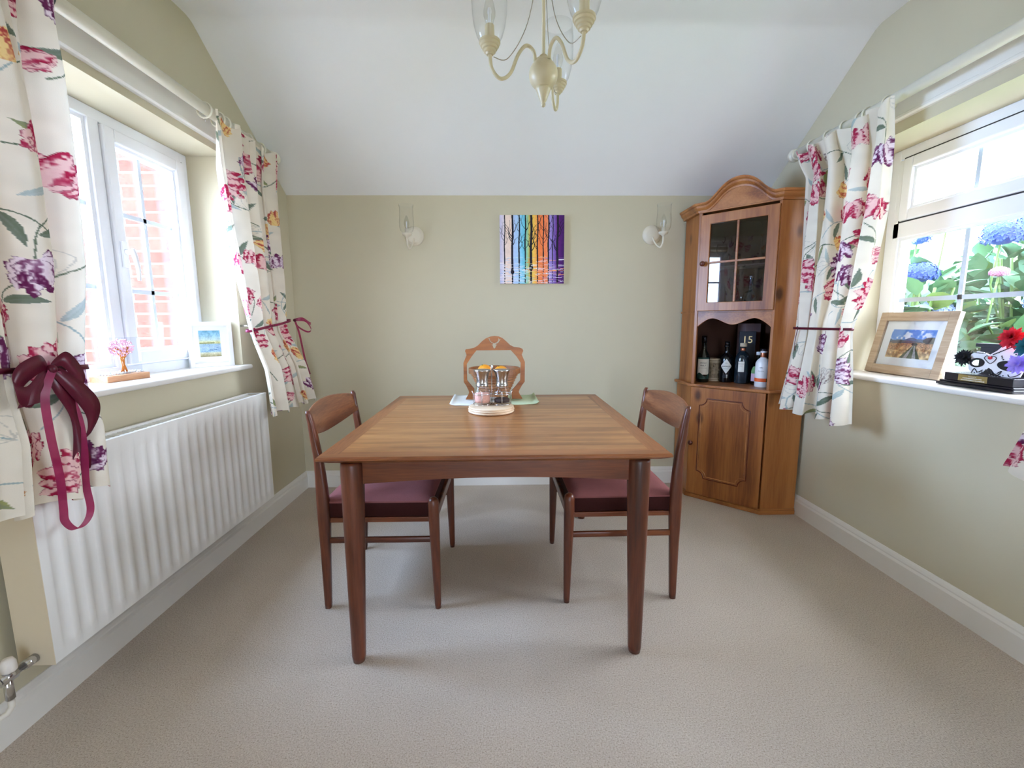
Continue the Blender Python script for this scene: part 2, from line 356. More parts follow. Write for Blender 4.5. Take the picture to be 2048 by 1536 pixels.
def catmull(pts, n=6):
    pts = [Vector(p) for p in pts]; P = [pts[0]]+pts+[pts[-1]]; out = []
    for i in range(1, len(P)-2):
        for k in range(n):
            t = k/n; a, b, c, d = P[i-1], P[i], P[i+1], P[i+2]
            out.append(0.5*((2*b)+(c-a)*t+(2*a-5*b+4*c-d)*t*t+(3*b-a-3*c+d)*t**3))
    out.append(pts[-1]); return out
def smooth1(keys, z):
    ks = sorted(keys, key=lambda k: k[0]); xs = [k[0] for k in ks]
    out = []
    for c in range(1, len(ks[0])): out.append(float(np.interp(z, xs, [k[c] for k in ks])))
    return out
def grid_mesh(name, P, colors, m, parent=None, smooth=True):
    ny, nx = P.shape[:2]; me = bpy.data.meshes.new(name); off = parent_loc(parent)
    V = P.reshape(-1, 3)-np.array(off)
    idx = np.arange(ny*nx).reshape(ny, nx)
    q = np.stack([idx[:-1, :-1], idx[:-1, 1:], idx[1:, 1:], idx[1:, :-1]], -1).reshape(-1, 4)
    me.vertices.add(len(V)); me.vertices.foreach_set('co', V.astype(np.float32).ravel())
    me.loops.add(q.size); me.loops.foreach_set('vertex_index', q.astype(np.int32).ravel())
    me.polygons.add(len(q)); me.polygons.foreach_set('loop_start', (np.arange(len(q))*4).astype(np.int32))
    me.polygons.foreach_set('use_smooth', np.ones(len(q), bool) if smooth else np.zeros(len(q), bool))
    me.update(calc_edges=True)
    a = me.color_attributes.new('paint', 'FLOAT_COLOR', 'POINT')
    c4 = np.ones((ny*nx, 4), np.float32); c4[:, :3] = s2l(np.clip(colors, 0, 255)).reshape(-1, 3)
    a.data.foreach_set('color', c4.ravel()); me.materials.append(m); me.validate()
    o = bpy.data.objects.new(name, me); COL.objects.link(o)
    if parent: o.parent = parent
    return o
def resample(img, ny, nx):
    H, W = img.shape[:2]
    return img[np.clip((np.linspace(0, 1, ny)*(H-1)).round().astype(int), 0, H-1)][:, np.clip((np.linspace(0, 1, nx)*(W-1)).round().astype(int), 0, W-1)]
def text(s_, size, m, parent, mw, name='lettering'):
    c = bpy.data.curves.new(name, 'FONT'); c.body = s_; c.size = size; c.align_x = 'CENTER'; c.align_y = 'CENTER'; c.extrude = 0.0002
    tmp = bpy.data.objects.new(name, c); me = bpy.data.meshes.new_from_object(tmp); bpy.data.objects.remove(tmp); bpy.data.curves.remove(c)
    me.materials.clear(); me.materials.append(m); o = bpy.data.objects.new(name, me); COL.objects.link(o)
    o.parent = parent; o.matrix_basis = Matrix.Translation(-parent_loc(parent)) @ mw
    return o

# ------------------------------------------------------------------ room shell
LW, RW, TOP = XL-0.28, XR+0.30, 2.75
LY0, LY1, LZ0, LZ1 = 1.25, 2.41, 0.90, 1.966
RY0, RY1, RZ0, RZ1 = 0.93, 2.30, 0.858, 1.95
m = MB().box(LW, XL, YF-.1, YB+.2, -.1, LZ0).box(LW, XL, YF-.1, YB+.2, LZ1, TOP).box(LW, XL, YF-.1, LY0, LZ0, LZ1).box(LW, XL, LY1, YB+.2, LZ0, LZ1)
struct(m.build('wall_left', MT['wall']))
m = MB().box(XR, RW, YF-.1, YB+.2, -.1, RZ0).box(XR, RW, YF-.1, YB+.2, RZ1, TOP).box(XR, RW, YF-.1, RY0, RZ0, RZ1).box(XR, RW, RY1, YB+.2, RZ0, RZ1)
struct(m.build('wall_right', MT['wall']))
struct(MB().box(XL, XR, YB, YB+.2, -.1, TOP).build('wall_back', MT['wall']))
DX0, DX1, DZ = -0.1, 0.75, 2.05
m = MB().box(XL, DX0, YF-.2, YF, -.1, TOP).box(DX1, XR, YF-.2, YF, -.1, TOP).box(DX0, DX1, YF-.2, YF, DZ, TOP)
struct(m.build('wall_front', MT['wall']))
struct(MB().box(XL, XR, YF, YB, -.1, 0).build('floor', MT['carpet']))
# ceiling: flat, a soft bend, then a slope down to the eaves
pts = [(YF, ZC)]; a1 = math.atan2(ZC-ZE, YB-YBEND); R = 0.12; d = R*math.tan(a1/2)
for i in range(9):
    t = i/8*a1; pts.append((YBEND-d+R*math.sin(t), ZC-R*(1-math.cos(t))))
pts.append((YB, ZE)); m = MB()
lo = [(XL, y, z) for y, z in pts]; hi = [(XR, y, z) for y, z in pts]; n = len(pts)
m.add(lo+hi, [(i, i+1, n+i+1, n+i) for i in range(n-1)], True)
m.add([(XL, y, z+.15) for y, z in pts]+[(XR, y, z+.15) for y, z in pts], [(i, i+1, n+i+1, n+i) for i in range(n-1)], False)
me = m.build('ceiling', MT['ceil']); struct(me)
# skirting boards
SKP = [(0, 0), (.018, 0), (.018, .082), (.015, .088), (.013, .092), (.013, .098), (.009, .108), (.004, .116), (0, .116)]
def skirt(name, fn, a, b):
    m = MB(); n = len(SKP)
    vs = [fn(p, z, a(p)) for p, z in SKP]+[fn(p, z, b(p)) for p, z in SKP]
    m.add(vs, [(i, (i+1) % n, n+(i+1) % n, n+i) for i in range(n)]); struct(m.build(name, MT['gloss']))
skirt('baseboard_left', lambda p, z, t: (XL+p, t, z), lambda p: YF, lambda p: YB-p)
skirt('baseboard_right', lambda p, z, t: (XR-p, t, z), lambda p: YF, lambda p: YB-p)
skirt('baseboard_back', lambda p, z, t: (t, YB-p, z), lambda p: XL+p, lambda p: XR-p)

def window_root(name, loc):
    o = bpy.data.objects.new(name, None); COL.objects.link(o); o.location = loc; return struct(o)
def frame_boxes(m, x0, x1, y0, y1, z0, z1, w_):
    m.box(x0, x1, y0, y0+w_, z0, z1).box(x0, x1, y1-w_, y1, z0, z1).box(x0, x1, y0+w_, y1-w_, z0, z0+w_).box(x0, x1, y0+w_, y1-w_, z1-w_, z1)
    return m
# --- left window: fixed light and a casement with a handle
wl = window_root('window_1', (XL-.2, 1.83, .92))
fx0, fx1 = -1.635, -1.565
m = frame_boxes(MB(), fx0, fx1, LY0, LY1, .92, LZ1, .046).box(fx0, fx1, 1.862, 1.912, .96, 1.925)
m.build('window_frame', MT['upvc'], wl, bevel=.004)
m = frame_boxes(MB(), fx0+.005, fx1+.014, 1.914, 2.366, .972, 1.918, .052); m.build('sash', MT['upvc'], wl, bevel=.006)
m = frame_boxes(MB(), fx0+.02, fx1-.004, 1.966, 2.314, 1.024, 1.866, .010); m.build('bead', MT['upvc'], wl)
m = frame_boxes(MB(), fx0+.02, fx1-.012, 1.296, 1.862, .966, 1.920, .014); m.build('bead', MT['upvc'], wl)
MB().box(fx1-.001, fx1+.002, 2.366, 2.372, .967, 1.923).build('gasket', MT['gasket'], wl)
gx = -1.607
m = MB().box(gx, gx+.008, 2.131, 2.149, 1.03, 1.86).box(gx, gx+.008, 1.97, 2.31, 1.588, 1.606).box(gx, gx+.008, 1.97, 2.31, 1.271, 1.289)
m.build('glazing_bars', MT['grille'], wl)
m = MB().box(gx, gx+.008, 1.571, 1.589, .975, 1.915).box(gx, gx+.008, 1.30, 1.86, 1.595, 1.613).box(gx, gx+.008, 1.30, 1.86, 1.278, 1.296)
m.build('glazing_bars', MT['grille'], wl)
MB().box(-1.612, -1.608, 1.966, 2.314, 1.024, 1.866).build('pane', MT['pane'], wl)
MB().box(-1.612, -1.608, 1.296, 1.862, .966, 1.920).build('pane', MT['pane'], wl)
hx = fx1+.014
h = MB().box(hx, hx+.012, 1.928, 1.952, 1.37, 1.475).tube([(hx+.012, 1.94, 1.432), (hx+.038, 1.94, 1.432)], .011)
h.tube([(hx+.036, 1.94, 1.445), (hx+.043, 1.942, 1.42), (hx+.048, 1.947, 1.37), (hx+.044, 1.952, 1.318)], .009, radii=[.011, .011, .009, .007])
h.build('handle', MT['upvc'], wl, bevel=.003)
MB().box(-1.60, XL+.032, LY0-.06, LY1+.04, .898, .922).build('window_sill', MT['gloss'], wl, bevel=.009, seg=3)
# --- right window: top-hung vent over a fixed light
wr = window_root('window_2', (XR+.2, 1.6, .88))
gx0, gx1 = 1.94, 2.01
m = frame_boxes(MB(), gx0, gx1, RY0, RY1, .88, RZ1, .046).box(gx0, gx1, RY0+.04, RY1-.04, 1.533, 1.609)
m.box(gx0, gx1, RY1-.075, RY1-.04, .9, 1.9); m.build('window_frame', MT['upvc'], wr, bevel=.004)
m = frame_boxes(MB(), gx0-.012, gx1-.02, 1.20, 2.226, 1.612, 1.900, .05); m.build('sash', MT['upvc'], wr, bevel=.006)
m = frame_boxes(MB(), gx0-.001, gx0+.003, 1.193, 2.233, 1.605, 1.907, .006); m.build('gasket', MT['gasket'], wr)
m = frame_boxes(MB(), gx0+.004, gx0+.03, 1.25, 2.176, 1.662, 1.85, .012); m.build('bead', MT['upvc'], wr)
m = frame_boxes(MB(), gx0+.008, gx0+.03, .97, 2.226, .925, 1.534, .014); m.build('bead', MT['upvc'], wr)
bx = 1.972
m = MB().box(bx, bx+.008, 1.90, 1.918, 1.67, 1.84).box(bx, bx+.008, 1.59, 1.608, 1.67, 1.84); m.build('glazing_bars', MT['grille'], wr)
m = MB().box(bx, bx+.008, .98, 2.215, 1.226, 1.246)
for yy in (1.909, 1.60, 1.29): m.box(bx, bx+.008, yy, yy+.02, .935, 1.525)
m.build('glazing_bars', MT['grille'], wr)
MB().box(bx-.006, bx-.002, 1.25, 2.176, 1.662, 1.85).build('pane', MT['pane'], wr)
MB().box(bx-.006, bx-.002, .97, 2.226, .925, 1.534).build('pane', MT['pane'], wr)
MB().box(1.97, XR-.032, RY0-.06, RY1+.05, .857, .880).build('window_sill', MT['gloss'], wr, bevel=.009, seg=3)
# --- unseen glazed door behind the camera, added to let light in from the rear
wf = window_root('added_light_door', (.2, YF-.1, 0)); m = MB()
for k in range(3):
    a = DX0+k*(DX1-DX0)/2
    m.box(max(a-.04, DX0), min(a+.04, DX1), YF-.13, YF-.06, .0, DZ)
m.box(DX0, DX1, YF-.13, YF-.06, 0, .08).box(DX0, DX1, YF-.13, YF-.06, DZ-.08, DZ); m.build('light_door_frame', MT['upvc'], wf)
MB().box(DX0, DX1, YF-.10, YF-.095, .08, DZ-.08).build('pane', MT['pane'], wf)
# --- pole boards on the wall above each window
def rail(name, x, sgn, y0, y1):
    m = MB(); P = [(0, 2.092), (.016, 2.092), (.018, 2.086), (.018, 2.018), (.024, 2.014), (.024, 2.004), (.017, 1.998), (0, 1.998)]
    n = len(P); vs = [(x+sgn*p, y0, z) for p, z in P]+[(x+sgn*p, y1, z) for p, z in P]
    m.add(vs, [(i, (i+1) % n, n+(i+1) % n, n+i) for i in range(n)]+[tuple(range(n)), tuple(range(n, 2*n))]); struct(m.build(name, MT['gloss']))
rail('trim_1', XL, 1, .75, 2.62); rail('trim_2', XR, -1, .55, 2.55)

# ------------------------------------------------------------------ outside
struct(MB().box(-7, LW, -4, 6, -.35, -.25).build('ground_paving', MT['ground']))
struct(MB().box(RW, 12, -6, 12, -.35, -.25).build('ground_lawn', MT['lawn']))
struct(MB().box(-7, 12, -12, YF-.2, -.35, -.12).build('ground_terrace', MT['ground']))
struct(MB().box(-5.5, LW, 2.85, 3.1, -.3, 4.5).build('wall_outside', MT['brick']))
# hydrangea bushes
def leaf_at(m, p, d, nrm, L_, W_):
    d = d.normalized(); s_ = d.cross(nrm).normalized(); nrm = s_.cross(d).normalized()
    rows = [(0, .05), (.2, .75), (.45, 1.0), (.7, .75), (.9, .3), (1.0, .03)]; vs = []
    for t, q in rows:
        c = p+d*L_*t-nrm*L_*.25*t*t
        vs += [c-s_*W_*q*.5+nrm*W_*.16*q, c, c+s_*W_*q*.5+nrm*W_*.16*q]
    fs = []
    for i in range(len(rows)-1):
        a = i*3; fs += [(a, a+1, a+4, a+3), (a+1, a+2, a+5, a+4)]
    m.add(vs, fs, True)
def flower_head(m, c, R, rnd):
    n = 130
    for i in range(n):
        z = 1-1.55*(i+.5)/n; ph = i*2.39996; r = math.sqrt(max(0, 1-z*z))
        d = Vector((r*math.cos(ph), r*math.sin(ph), z*.72)); p = c+d*R*rnd.uniform(.92, 1.04)
        nn = d.normalized(); a = nn.orthogonal().normalized(); b = nn.cross(a); t0 = rnd.uniform(0, PI)
        S = R*.16
        for k in range(4):
            t = t0+k*PI/2; e1 = a*math.cos(t)+b*math.sin(t); e2 = nn.cross(e1)
            m.add([p, p+e1*S*.6+e2*S*.45+nn*S*.15, p+e1*S*1.15+nn*S*rnd.uniform(-.1, .3), p+e1*S*.6-e2*S*.45+nn*S*.15], [(0, 1, 2, 3)])
    m.ball(tuple(c), R*.8, 14, (1, 1, .72))
def bush(loc, rx, ry, h, heads, label, seed, nl=1000):
    rnd = random.Random(seed); o = thing('hydrangea_bush', loc, label, 'shrub', 'hydrangeas outside the window')
    base = Vector(loc); m = MB(); my = MB(); st = MB()
    for i in range(nl):
        th = rnd.uniform(0, 2*PI); ph = math.acos(rnd.uniform(-.15, 1))
        d = Vector((math.cos(th)*math.sin(ph), math.sin(th)*math.sin(ph), math.cos(ph))); rr = rnd.uniform(.45, 1.0)
        p = base+Vector((d.x*rx*rr, d.y*ry*rr, h*.42+d.z*h*.56*rr))
        out = (d+Vector((rnd.uniform(-.6, .6), rnd.uniform(-.6, .6), rnd.uniform(-.5, .3)))).normalized()
        nr = (Vector((0, 0, 1))+d*.5+Vector((rnd.uniform(-.4, .4), rnd.uniform(-.4, .4), 0))).normalized()
        L_ = rnd.uniform(.13, .21); leaf_at(my if rnd.random() < .12 else m, p, out, nr, L_, L_*.66)
    for i in range(26):
        th = rnd.uniform(0, 2*PI); q = rnd.uniform(.2, .8)
        st.tube([base+Vector((0.1*math.cos(th), .1*math.sin(th), -.25)), base+Vector((rx*q*.6*math.cos(th), ry*q*.6*math.sin(th), h*.5)), base+Vector((rx*q*math.cos(th), ry*q*math.sin(th), h*.88))], .008, 6)
    f = m.build('foliage', MT['leaf'], o); f['kind'] = 'stuff'
    f = my.build('young_leaves', MT['leafy'], o); f['kind'] = 'stuff'
    st.build('stems', MT['stemg'], o)
    for (x, y, z, R, c) in heads:
        m = MB(); flower_head(m, Vector((x, y, z)), R, rnd); m.build('flower_head', MT[c], o)
        MB().tube([(x, y, z), (x+.02, y+.05, z-.3), (x*.5+base.x*.5, y*.5+base.y*.5, h*.4)], .006, 6).build('flower_stalk', MT['stemg'], o)
bush((2.80, 3.15, -.25), .50, .55, 1.80, [(2.72, 2.92, 1.435, .095, 'blue'), (2.62, 2.95, 1.18, .085, 'paleblue'), (2.80, 2.86, 1.20, .09, 'paleblue'), (2.45, 2.8, 1.05, .08, 'paleblue'), (2.66, 3.0, 1.66, .06, 'paleblue')],
     'blue hydrangea bush outside, nearest the corner end of the glass', 1)
bush((3.62, 2.95, -.25), .60, .62, 2.02, [(3.12, 2.82, 1.66, .105, 'blue'), (3.32, 2.78, 1.72, .12, 'blue'), (3.40, 2.70, 1.54, .13, 'blue'), (3.0, 2.7, 1.42, .045, 'pinkf'), (3.1, 2.52, 1.24, .09, 'paleblue'), (3.35, 2.45, 1.27, .10, 'paleblue'), (2.92, 2.98, 1.78, .07, 'pinkf')],
     'tallest hydrangea bush outside the glass with deep blue heads', 2)
bush((2.85, 2.0, -.25), .50, .5, 1.45, [(2.72, 1.95, 1.12, .085, 'paleblue'), (2.9, 1.75, 1.2, .085, 'paleblue'), (2.6, 1.6, .95, .08, 'blue')],
     'low hydrangea bush just outside behind the sugar-skull mask', 3, 900)
bush((3.7, 4.5, -.25), .9, .8, 2.05, [(3.3, 3.6, 1.78, .09, 'blue'), (3.9, 3.55, 1.85, .10, 'blue')], 'hydrangea bush furthest off, behind the blue flowering ones', 4, 900)

# ------------------------------------------------------------------ dining table
TH, TXC = .725, -.022
T = thing('dining_table', (TXC, 1.95, 0), 'square teak dining table with rounded tapered legs in the middle of the carpet', 'table')
x0, x1, y0, y1 = -.583, .540, 1.362, 2.542
def slab(m, x0, x1, y0, y1, sides):
    # knife edge: full width at .712-.722, undercut to .70
    t, b, u = TH, TH-.026, .03
    L_, R_, F_, K_ = [1 if c in sides else 0 for c in 'LRFB']
    def ring(z, o): return [(x0+o*L_, y0+o*F_, z), (x1-o*R_, y0+o*F_, z), (x1-o*R_, y1-o*K_, z), (x0+o*L_, y1-o*K_, z)]
    m.loft([ring(b, u), ring(TH-.011, .0), ring(TH-.005, .0), ring(TH, .004)], True, True, False)
bw = .062
ym = 1.955
m = MB(); slab(m, x0+bw, x1-bw, y0+bw, ym-.001, ''); m.build('tabletop', MT['tabletop'], T)
m = MB(); slab(m, x0+bw, x1-bw, ym+.001, y1-bw, ''); m.build('tabletop', MT['tabletop'], T)
m = MB(); slab(m, x0, x0+bw, y0+bw*.62, y1-bw, 'L'); m.build('edge_lipping', MT['teaky'], T)
m = MB(); slab(m, x1-bw, x1, y0+bw*.62, y1-bw, 'R'); m.build('edge_lipping', MT['teaky'], T)
m = MB(); slab(m, x0+.0, x1, y0, y0+bw*.62, 'FLR'); m.build('edge_lipping', MT['teakl'], T)
m = MB(); m.box(x0+bw, x1-bw, y0+bw*.62, y0+bw, TH-.02, TH-.0001); m.build('edge_lipping', MT['teakl'], T)
m = MB(); slab(m, x0, x1, y1-bw, y1, 'BLR'); m.build('edge_lipping', MT['teakl'], T)
legs = [(-.487, 1.418, -.494, 1.400), (.450, 1.424, .455, 1.416), (-.487, 2.478, -.497, 2.49), (.450, 2.478, .458, 2.49)]
def table_leg(tx, ty, bx_, by_):
    rings = []
    for t in [0, .02, .06, .3, .6, .85, .97, 1]:
        z = TH-.027-t*(TH-.027); r = .0375-(.0375-.0225)*max(0, (t-.1)/.9)**1.0
        if t == 0: r = .036
        if t == 1: r -= .003
        cx, cy = tx+(bx_-tx)*t, ty+(by_-ty)*t
        rings.append([(cx+r*math.cos(2*PI*k/24), cy+r*math.sin(2*PI*k/24), z) for k in range(24)])
    return MB().loft(rings)
for l in legs: table_leg(*l).build('leg', MT['teakz'], T)
def apron(ax, ay, bx_, by_, thick=.022):
    A, B = Vector((ax, ay, 0)), Vector((bx_, by_, 0)); d = (B-A).normalized(); n_ = Vector((-d.y, d.x, 0)); Ln = (B-A).length; N = 16
    poly = [(0, .700), (Ln, .700)]+[(Ln*(1-i/N), .622+.016*math.sin(PI*i/N)) for i in range(N+1)]
    return MB().prism(poly, lambda a, b, c: tuple(A+d*a+n_*c+Vector((0, 0, b))), -thick/2, thick/2)
apron(-.455, 1.418, .420, 1.424).build('apron', MT['teakx'], T, bevel=.002)
apron(-.455, 2.478, .420, 2.478).build('apron', MT['teakx'], T, bevel=.002)
apron(-.487, 1.45, -.487, 2.445).build('apron', MT['teaky'], T, bevel=.002)
apron(.450, 1.45, .450, 2.445).build('apron', MT['teaky'], T, bevel=.002)

# ------------------------------------------------------------------ chairs (built facing +x, origin under the seat)
def rrect(cx, cy, z, hx_, hy_, r, n=4):
    out = []
    for qx, qy, a0 in ((1, 1, 0), (-1, 1, PI/2), (-1, -1, PI), (1, -1, 1.5*PI)):
        for i in range(n+1):
            a = a0+i/n*PI/2; out.append((cx+qx*(hx_-r)+r*math.cos(a), cy+qy*(hy_-r)+r*math.sin(a), z))
    return out
def make_chair(label):
    C_ = thing('dining_chair', (0, 0, 0), label, 'chair', None)
    W = .252
    for s in (-1, 1):
        rings = []   # z, x, hx, hy, y inset
        for z, x, hx_, hy_, yo in ((0, -.212, .012, .012, .010), (.02, -.211, .0135, .0135, .0095), (.25, -.205, .019, .016, .004), (.385, -.201, .024, .0175, 0), (.46, -.202, .0235, .0175, 0), (.56, -.206, .0195, .0155, .002), (.63, -.212, .0165, .0145, .005), (.70, -.221, .0145, .016, .004), (.76, -.228, .012, .014, .002), (.80, -.233, .010, .011, -.004), (.812, -.236, .006, .007, -.006)):
            r = min(hx_, hy_)*.75; rings.append(rrect(x, s*(W-yo)-s*.006, z, hx_, hy_, r))
        MB().loft(rings).build('leg', MT['teakz'], C_)
        rings = []
        for z, r, x in ((0, .011, .232), (.02, .013, .232), (.2, .0175, .229), (.38, .0215, .226), (.44, .0215, .2255), (.456, .019, .2255), (.464, .012, .2255), (.467, .003, .2255)):
            rings.append([(x+r*math.cos(2*PI*k/18), s*(W-.004)+r*math.sin(2*PI*k/18), z) for k in range(18)])
        MB().loft(rings).build('leg', MT['teakz'], C_)
        m = MB(); pr = [[(x, s*(W-.008)+q[0]-0, q[1]+.292) for q in ((-.007, -.011), (.007, -.011), (.008, 0), (.007, .011), (-.007, .011), (-.008, 0))] for x in (-.195, 0, .222)]
        m.loft(pr); m.build('stretcher', MT['teakx'], C_, bevel=.002)
        m = MB().box(-.19, .215, s*(W-.016), s*(W-.004), .365, .385); m.build('seat_rail', MT['teakx'], C_, bevel=.003)
    m = MB().box(.214, .236, -W+.02, W-.02, .36, .398); m.build('seat_rail', MT['teakx'], C_, bevel=.004)
    m = MB().box(-.214, -.192, -W+.02, W-.02, .36, .398); m.build('seat_rail', MT['teakx'], C_, bevel=.004)
    # upholstered seat, dished and rounded
    NX, NY = 18, 22; top = []; P = []
    def hgt(u, v):
        e = min(1, min(u, 1-u)*9)*1.0; f = min(1, min(v, 1-v)*9)
        return .450+.016*(1-(1-e)**2)**.5*(1-(1-f)**2)**.5+.006*math.sin(PI*u)*math.sin(PI*v)
    def pt(u, v): return (-.205+.425*u, (-W+.006)+(2*W-.012)*v, hgt(u, v))
    vs = [pt(i/NX, j/NY) for i in range(NX+1) for j in range(NY+1)]
    fs = [(i*(NY+1)+j, i*(NY+1)+j+1, (i+1)*(NY+1)+j+1, (i+1)*(NY+1)+j) for i in range(NX) for j in range(NY)]
    m = MB().add(vs, fs, True)
    per = [(i, 0) for i in range(NX)]+[(NX, j) for j in range(NY)]+[(i, NY) for i in range(NX, 0, -1)]+[(0, j) for j in range(NY, 0, -1)]
    r0 = [pt(i/NX, j/NY) for i, j in per]; r1 = [(p[0], p[1], .392) for p in r0]; r2_ = [(p[0]*.97, p[1]*.97, .384) for p in r0]
    ra = [(p[0], p[1], .444) for p in r0]; m.loft([r0, ra], False); m.build('seat_cushion', MT['rose'], C_)
    m = MB().loft([ra, r1, r2_], False); m.add(r2_, [tuple(range(len(r2_)))]); m.build('seat_side', MT['seatside'], C_)
    # curved back rest between the posts
    N = 24; rings = []
    for i in range(N+1):
        v = -1+2*i/N; y = v*(W-.012); q = 1-v*v
        zt = .800+.024*q**.9; zb = .722-.030*q; cx_ = -.226-.034*q; lean = .012
        th = .0075
        rings.append([(cx_+lean*.9-th, y, zb), (cx_+lean*.9+th, y, zb), (cx_+th, y, (zt+zb)/2), (cx_-lean+th*.8, y, zt-.004), (cx_-lean, y, zt), (cx_-lean-th*.8, y, zt-.004), (cx_-th, y, (zt+zb)/2)])
    MB().loft(rings).build('backrest', MT['teakb'], C_)
    return C_
def copy_tree(o, parent=None):
    c = o.copy(); COL.objects.link(c)
    if parent: c.parent = parent
    for ch in list(o.children): copy_tree(ch, c)
    return c
ch1 = make_chair('teak dining chair with rose seat, tucked under the table on the radiator side')
ch2 = copy_tree(ch1); ch2['label'] = 'teak dining chair with plum seat, tucked under the table on the pine cupboard side'
ch1.location = (-.494, 1.927, 0); ch1.rotation_euler = (0, 0, math.radians(-0.5))
ch2.location = (.488, 1.948, 0); ch2.rotation_euler = (0, 0, PI+math.radians(0.5))
for c in (ch1, ch2): c['group'] = 'dining chairs at the table'

# ------------------------------------------------------------------ on the table
Z = TH
mt = thing('placemat', (-.04, 2.36, Z), 'folded white and green linen cloth lying under the wooden fruit basket', 'placemat')
def cloth_piece(name, m_, poly, z, parent, amp=.004):
    a, b, c, d = [Vector(p+(0,)) for p in poly]; N = 20; P = np.zeros((N+1, N+1, 3))
    for i in range(N+1):
        for j in range(N+1):
            u, v = i/N, j/N; p = (a*(1-u)+b*u)*(1-v)+(d*(1-u)+c*u)*v
            e = max(0, abs(u-.5)*2-.75)/.25
            P[j, i] = (p.x, p.y, z+.002+amp*e*e+.0012*math.sin(9*u+5*v))
    mm = MB(); mm.add([tuple(p) for p in P.reshape(-1, 3)], [(j*(N+1)+i, j*(N+1)+i+1, (j+1)*(N+1)+i+1, (j+1)*(N+1)+i) for j in range(N) for i in range(N)], True)
    return mm.build(name, m_, parent, solid=.003)
cloth_piece('cloth', MT['cloth'], [(-.262, 2.215), (-.02, 2.215), (-.02, 2.52), (-.268, 2.52)], Z, mt, .010)
cloth_piece('cloth', MT['clothg'], [(-.02, 2.230), (.188, 2.235), (.182, 2.52), (-.02, 2.52)], Z, mt, .012)
# fruit basket with stag-head handle
yb = 2.36; bz = Z+.008
bk = thing('fruit_basket', (-.038, yb, bz), 'folding wooden fruit basket with arched handle and stag head cut-out', 'basket')
def Bp(px, py): # crop pixels of the basket drawing to metres (x,z)
    return (-.038+(px-885)*.000327, bz+(1135-py)*.000327)
outer = [(412, 1135), (425, 1105), (455, 1060), (470, 1020), (462, 985), (425, 905), (388, 850), (388, 540), (418, 470), (440, 415), (432, 385), (418, 350), (428, 322), (470, 318), (560, 300), (620, 265), (690, 195), (750, 150), (820, 122), (890, 112), (960, 120), (1020, 148), (1080, 200), (1140, 258), (1200, 288), (1290, 300), (1335, 318), (1350, 350), (1335, 385), (1325, 410), (1345, 460), (1375, 530), (1372, 850), (1330, 905), (1285, 985), (1275, 1020), (1290, 1055), (1320, 1100), (1335, 1130)]
inner = [(1165, 1130), (1155, 1000), (1200, 950), (1300, 830), (1308, 545), (1240, 440), (1150, 340), (600, 340), (520, 440), (440, 560), (442, 820), (480, 870), (555, 960), (555, 1135)]
poly = [Bp(*p) for p in outer+inner]
me = bpy.data.meshes.new('handle_board'); bmh = bmesh.new()
def fill_extrude(loops, y0, y1, name, m_, parent, bev=.0015):
    bmh = bmesh.new(); es = []
    for lp in loops:
        vs = [bmh.verts.new((x, y0, z)) for x, z in lp]; es += [bmh.edges.new((vs[i], vs[(i+1) % len(vs)])) for i in range(len(vs))]
    bmesh.ops.triangle_fill(bmh, use_beauty=True, edges=es)
    fs = list(bmh.faces); r = bmesh.ops.extrude_face_region(bmh, geom=fs)
    for v in [g for g in r['geom'] if isinstance(g, bmesh.types.BMVert)]: v.co.y = y1
    bmesh.ops.recalc_face_normals(bmh, faces=bmh.faces)
    me = bpy.data.meshes.new(name); off = parent_loc(parent)
    for v in bmh.verts: v.co -= off
    bmh.to_mesh(me); bmh.free(); me.materials.append(m_); o = bpy.data.objects.new(name, me); COL.objects.link(o); o.parent = parent
    return o
stag = [(885, 315), (868, 295), (860, 265), (840, 252), (862, 248), (870, 232), (840, 222), (812, 190), (800, 160), (778, 158), (797, 152), (788, 148), (808, 152), (815, 150), (818, 180), (845, 212), (870, 222), (885, 230), (902, 222), (928, 212), (952, 182), (955, 150), (962, 150), (966, 170), (990, 160), (972, 185), (955, 215), (932, 232), (905, 240), (912, 250), (938, 252), (914, 265), (905, 295)]
loop1 = [Bp(*p) for p in outer+inner]; loop2 = [Bp(*p) for p in stag]
fill_extrude([loop1, loop2], yb-.007, yb+.007, 'handle', MT['basket'], bk)
for i in range(10):
    t = i/9; r1_ = .136-.062*t; z1 = bz+.168-.132*t; rw = .010
    hgt_ = .027 if i == 0 else .0105
    m = MB(); m.lathe([(r1_-rw, 0), (r1_, 0), (r1_, hgt_), (r1_-rw, hgt_), (r1_-rw, 0)], (-.038, yb, z1-hgt_), 48, cap=False, smooth=False)
    m.build('ring', MT['basketr'], bk)
MB().lathe([(.001, 0), (.072, 0), (.072, .008), (.001, .008)], (-.038, yb, bz+.022), 40, smooth=False).build('base_disc', MT['basketr'], bk)
for fxx in (-.10, .022): MB().box(fxx-.01, fxx+.01, yb-.03, yb+.03, bz, bz+.024).build('foot', MT['basketr'], bk)
def orange(x, y, z, r, label):
    o = thing('orange', (x, y, z-r), label, 'orange', 'oranges in the basket')
    MB().ball((x, y, z), r, 28, (1, 1, .94)).build('peel', MT['orange'], o)
    MB().ball((x-.012, y-.01, z+r*.90), .004, 8, (1, 1, .5)).build('stem_scar', MT['stem'], o)
orange(-.088, yb-.046, bz+.154, .038, 'larger orange in the basket, behind the pink salt mill')
orange(-.004, yb-.046, bz+.147, .038, 'paler orange in the basket, behind the pepper mill')
orange(-.046, yb+.045, bz+.10, .036, 'orange low at the back of the basket, behind the other two')
